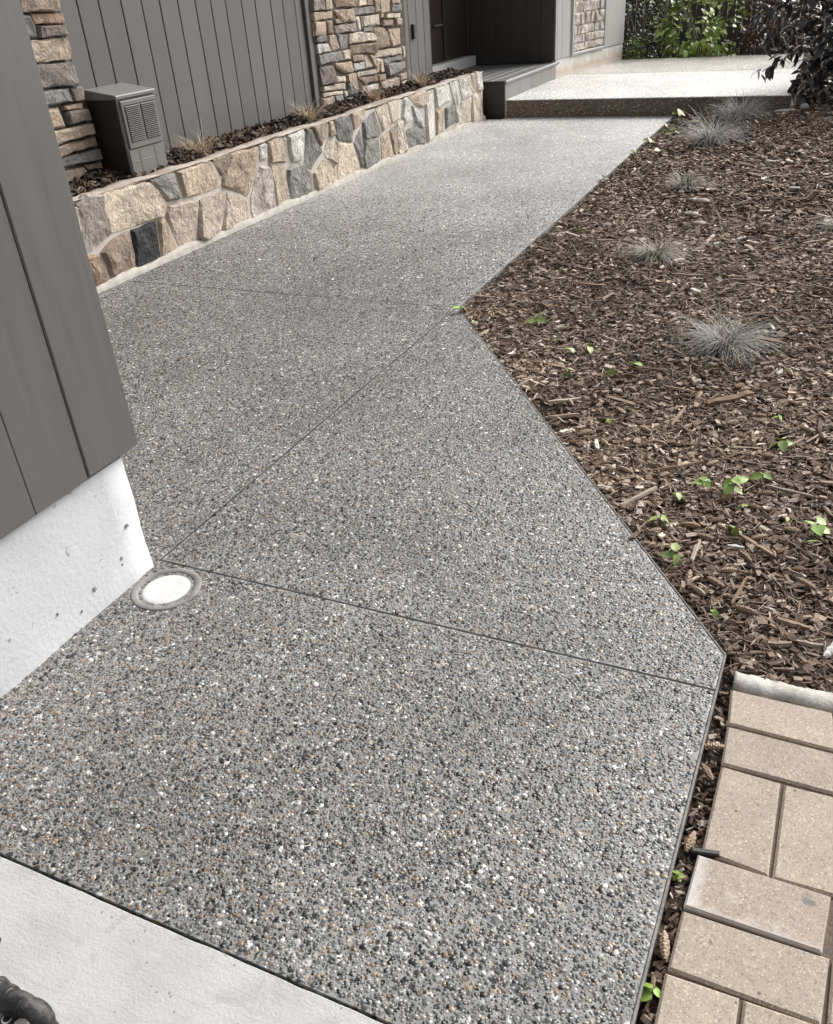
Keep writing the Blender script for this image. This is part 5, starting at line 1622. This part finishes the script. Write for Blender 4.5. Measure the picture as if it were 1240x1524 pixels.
# drooping outer branch of the dark bush over the slab
db_ = thing('dark_branch', 'drooping dark-leaved branch hanging over the white landing edge', 'branch', None, (12.1, .22, .9))
mb = MB()
br = [[(0, 0, 0), (-.15, .28, -.22), (-.25, .52, -.34), (-.3, .72, -.46)], [(0, 0, 0), (-.1, .22, -.40), (-.18, .36, -.60)], [(0, 0, .1), (-.2, .4, .0), (-.3, .75, -.16)], [(0, 0, -.1), (-.2, .1, -.5), (-.3, .2, -.72)], [(0, 0, .2), (-.1, .5, .25), (-.2, .85, .1)], [(0, -.1, .2), (-.05, .3, .42), (-.1, .8, .36)], [(0, -.2, -.1), (-.25, .0, -.35), (-.35, .3, -.66)]]
for b_ in br: mb.tube(b_, .006, 6)
mb.build('twig', M['bark'], db_)
for b_ in br:
    for k in range(38):
        t = random.uniform(.15, 1.05) * (len(b_) - 1)
        i = min(int(t), len(b_) - 2); p = Vector(b_[i]).lerp(Vector(b_[i + 1]), t - i)
        o = bpy.data.objects.new('leaf', LM_gloss)
        link(o, db_)
        o.location = p + Vector((random.uniform(-.06, .06), random.uniform(-.06, .06), random.uniform(-.05, .05)))
        s = random.uniform(.09, .16); o.scale = (s, s, s)
        o.rotation_euler = (random.uniform(-.7, .7), random.uniform(.0, 1.3), random.uniform(0, 6.28))
        c = random.choice(DARK); o.color = (*c, 1)
# pale bare stems beside the bush
for x_, y_, h_, lab in ((11.95, .12, 1.3, 'pale slim bare stem rising in front of the dark bush'), (17.15, 3.02, 1.3, 'grey slim tree stem between the ivy bush and the lime shrub')):
    t_ = thing('sapling', lab, 'sapling', None, (x_, y_, 0))
    MB().tube([(0, 0, -.05), (.01, .015, h_ * .4), (-.01, .03, h_)], [.014 if x_ < 13 else .04, .011 if x_ < 13 else .034, .007 if x_ < 13 else .025], 8).build('trunk', M['bark'], t_, True)
    mb = MB()
    for k in range(5):
        z = h_ * (.45 + .1 * k); a = random.uniform(0, 6.28)
        mb.tube([(0, .02, z), (.12 * math.cos(a), .02 + .12 * math.sin(a), z + .12), (.25 * math.cos(a), .02 + .25 * math.sin(a), z + .3)], [.006, .004, .002], 5)
    mb.build('twig', M['bark'], t_)
# fence behind
fn = thing('board_fence', 'dark weathered board fence behind the shrubs at the back', 'fence', None, (19, 1, 0))
y = -6.0
while y < 9:
    w = .14
    fr = Frame((0, 0, 0), (0, -1, 0), (0, 0, 1), (-1, 0, 0))
    slab('fence_board', fr, rect(-(y - 1 + w - .012), -(y - 1), .02, 1.32 + random.uniform(-.01, .01)), -.02, .0 + random.uniform(0, .004), M['fence'], fn, .003)
    y += w
for z in (.3, 1.1):
    slab('fence_rail', Frame((0, 0, 0), (0, -1, 0), (0, 0, 1), (-1, 0, 0)), rect(-8, 7, z, z + .09), -.06, -.022, M['fence'], fn, .003)
# dark evergreen mass beyond the fence and beside the bush
n = 5500
Pn = np.stack([rng.uniform(20, 22.5, n), rng.uniform(-7, 9, n), rng.uniform(0, 1, n) ** .8 * 1.3], -1)
Pn[:, 2] *= np.where(Pn[:, 1] < 1.8, 1.55, 1.0)
Pn[:, 2] *= (.75 + .25 * np.sin(Pn[:, 1] * 1.7) * np.cos(Pn[:, 1] * .6 + 1))
Dn = np.stack([rng.uniform(0, 6.28, n), rng.normal(.3, .5, n), rng.normal(0, .5, n)], -1)
o = leaf_stuff('far_hedge', Pn, Dn, rng.uniform(.12, .26, n), M['leaf'], [(.03, .045, .018), (.045, .065, .025), (.06, .09, .03)], None)
tag(o, kind='stuff')
n = 6500
Pn = np.stack([rng.uniform(12.8, 18.6, n), np.zeros(n), rng.uniform(0, 1, n) * 1.35], -1)
Pn[:, 1] = .35 - rng.random(n) ** .7 * 2.2 - .03 * (Pn[:, 0] - 12.8) * 0
Dn = np.stack([rng.uniform(0, 6.28, n), rng.normal(.3, .5, n), rng.normal(0, .5, n)], -1)
o = leaf_stuff('undergrowth', Pn, Dn, rng.uniform(.08, .16, n), M['leaf_gloss'], DARK + [(.04, .05, .025)], None)
tag(o, kind='stuff')
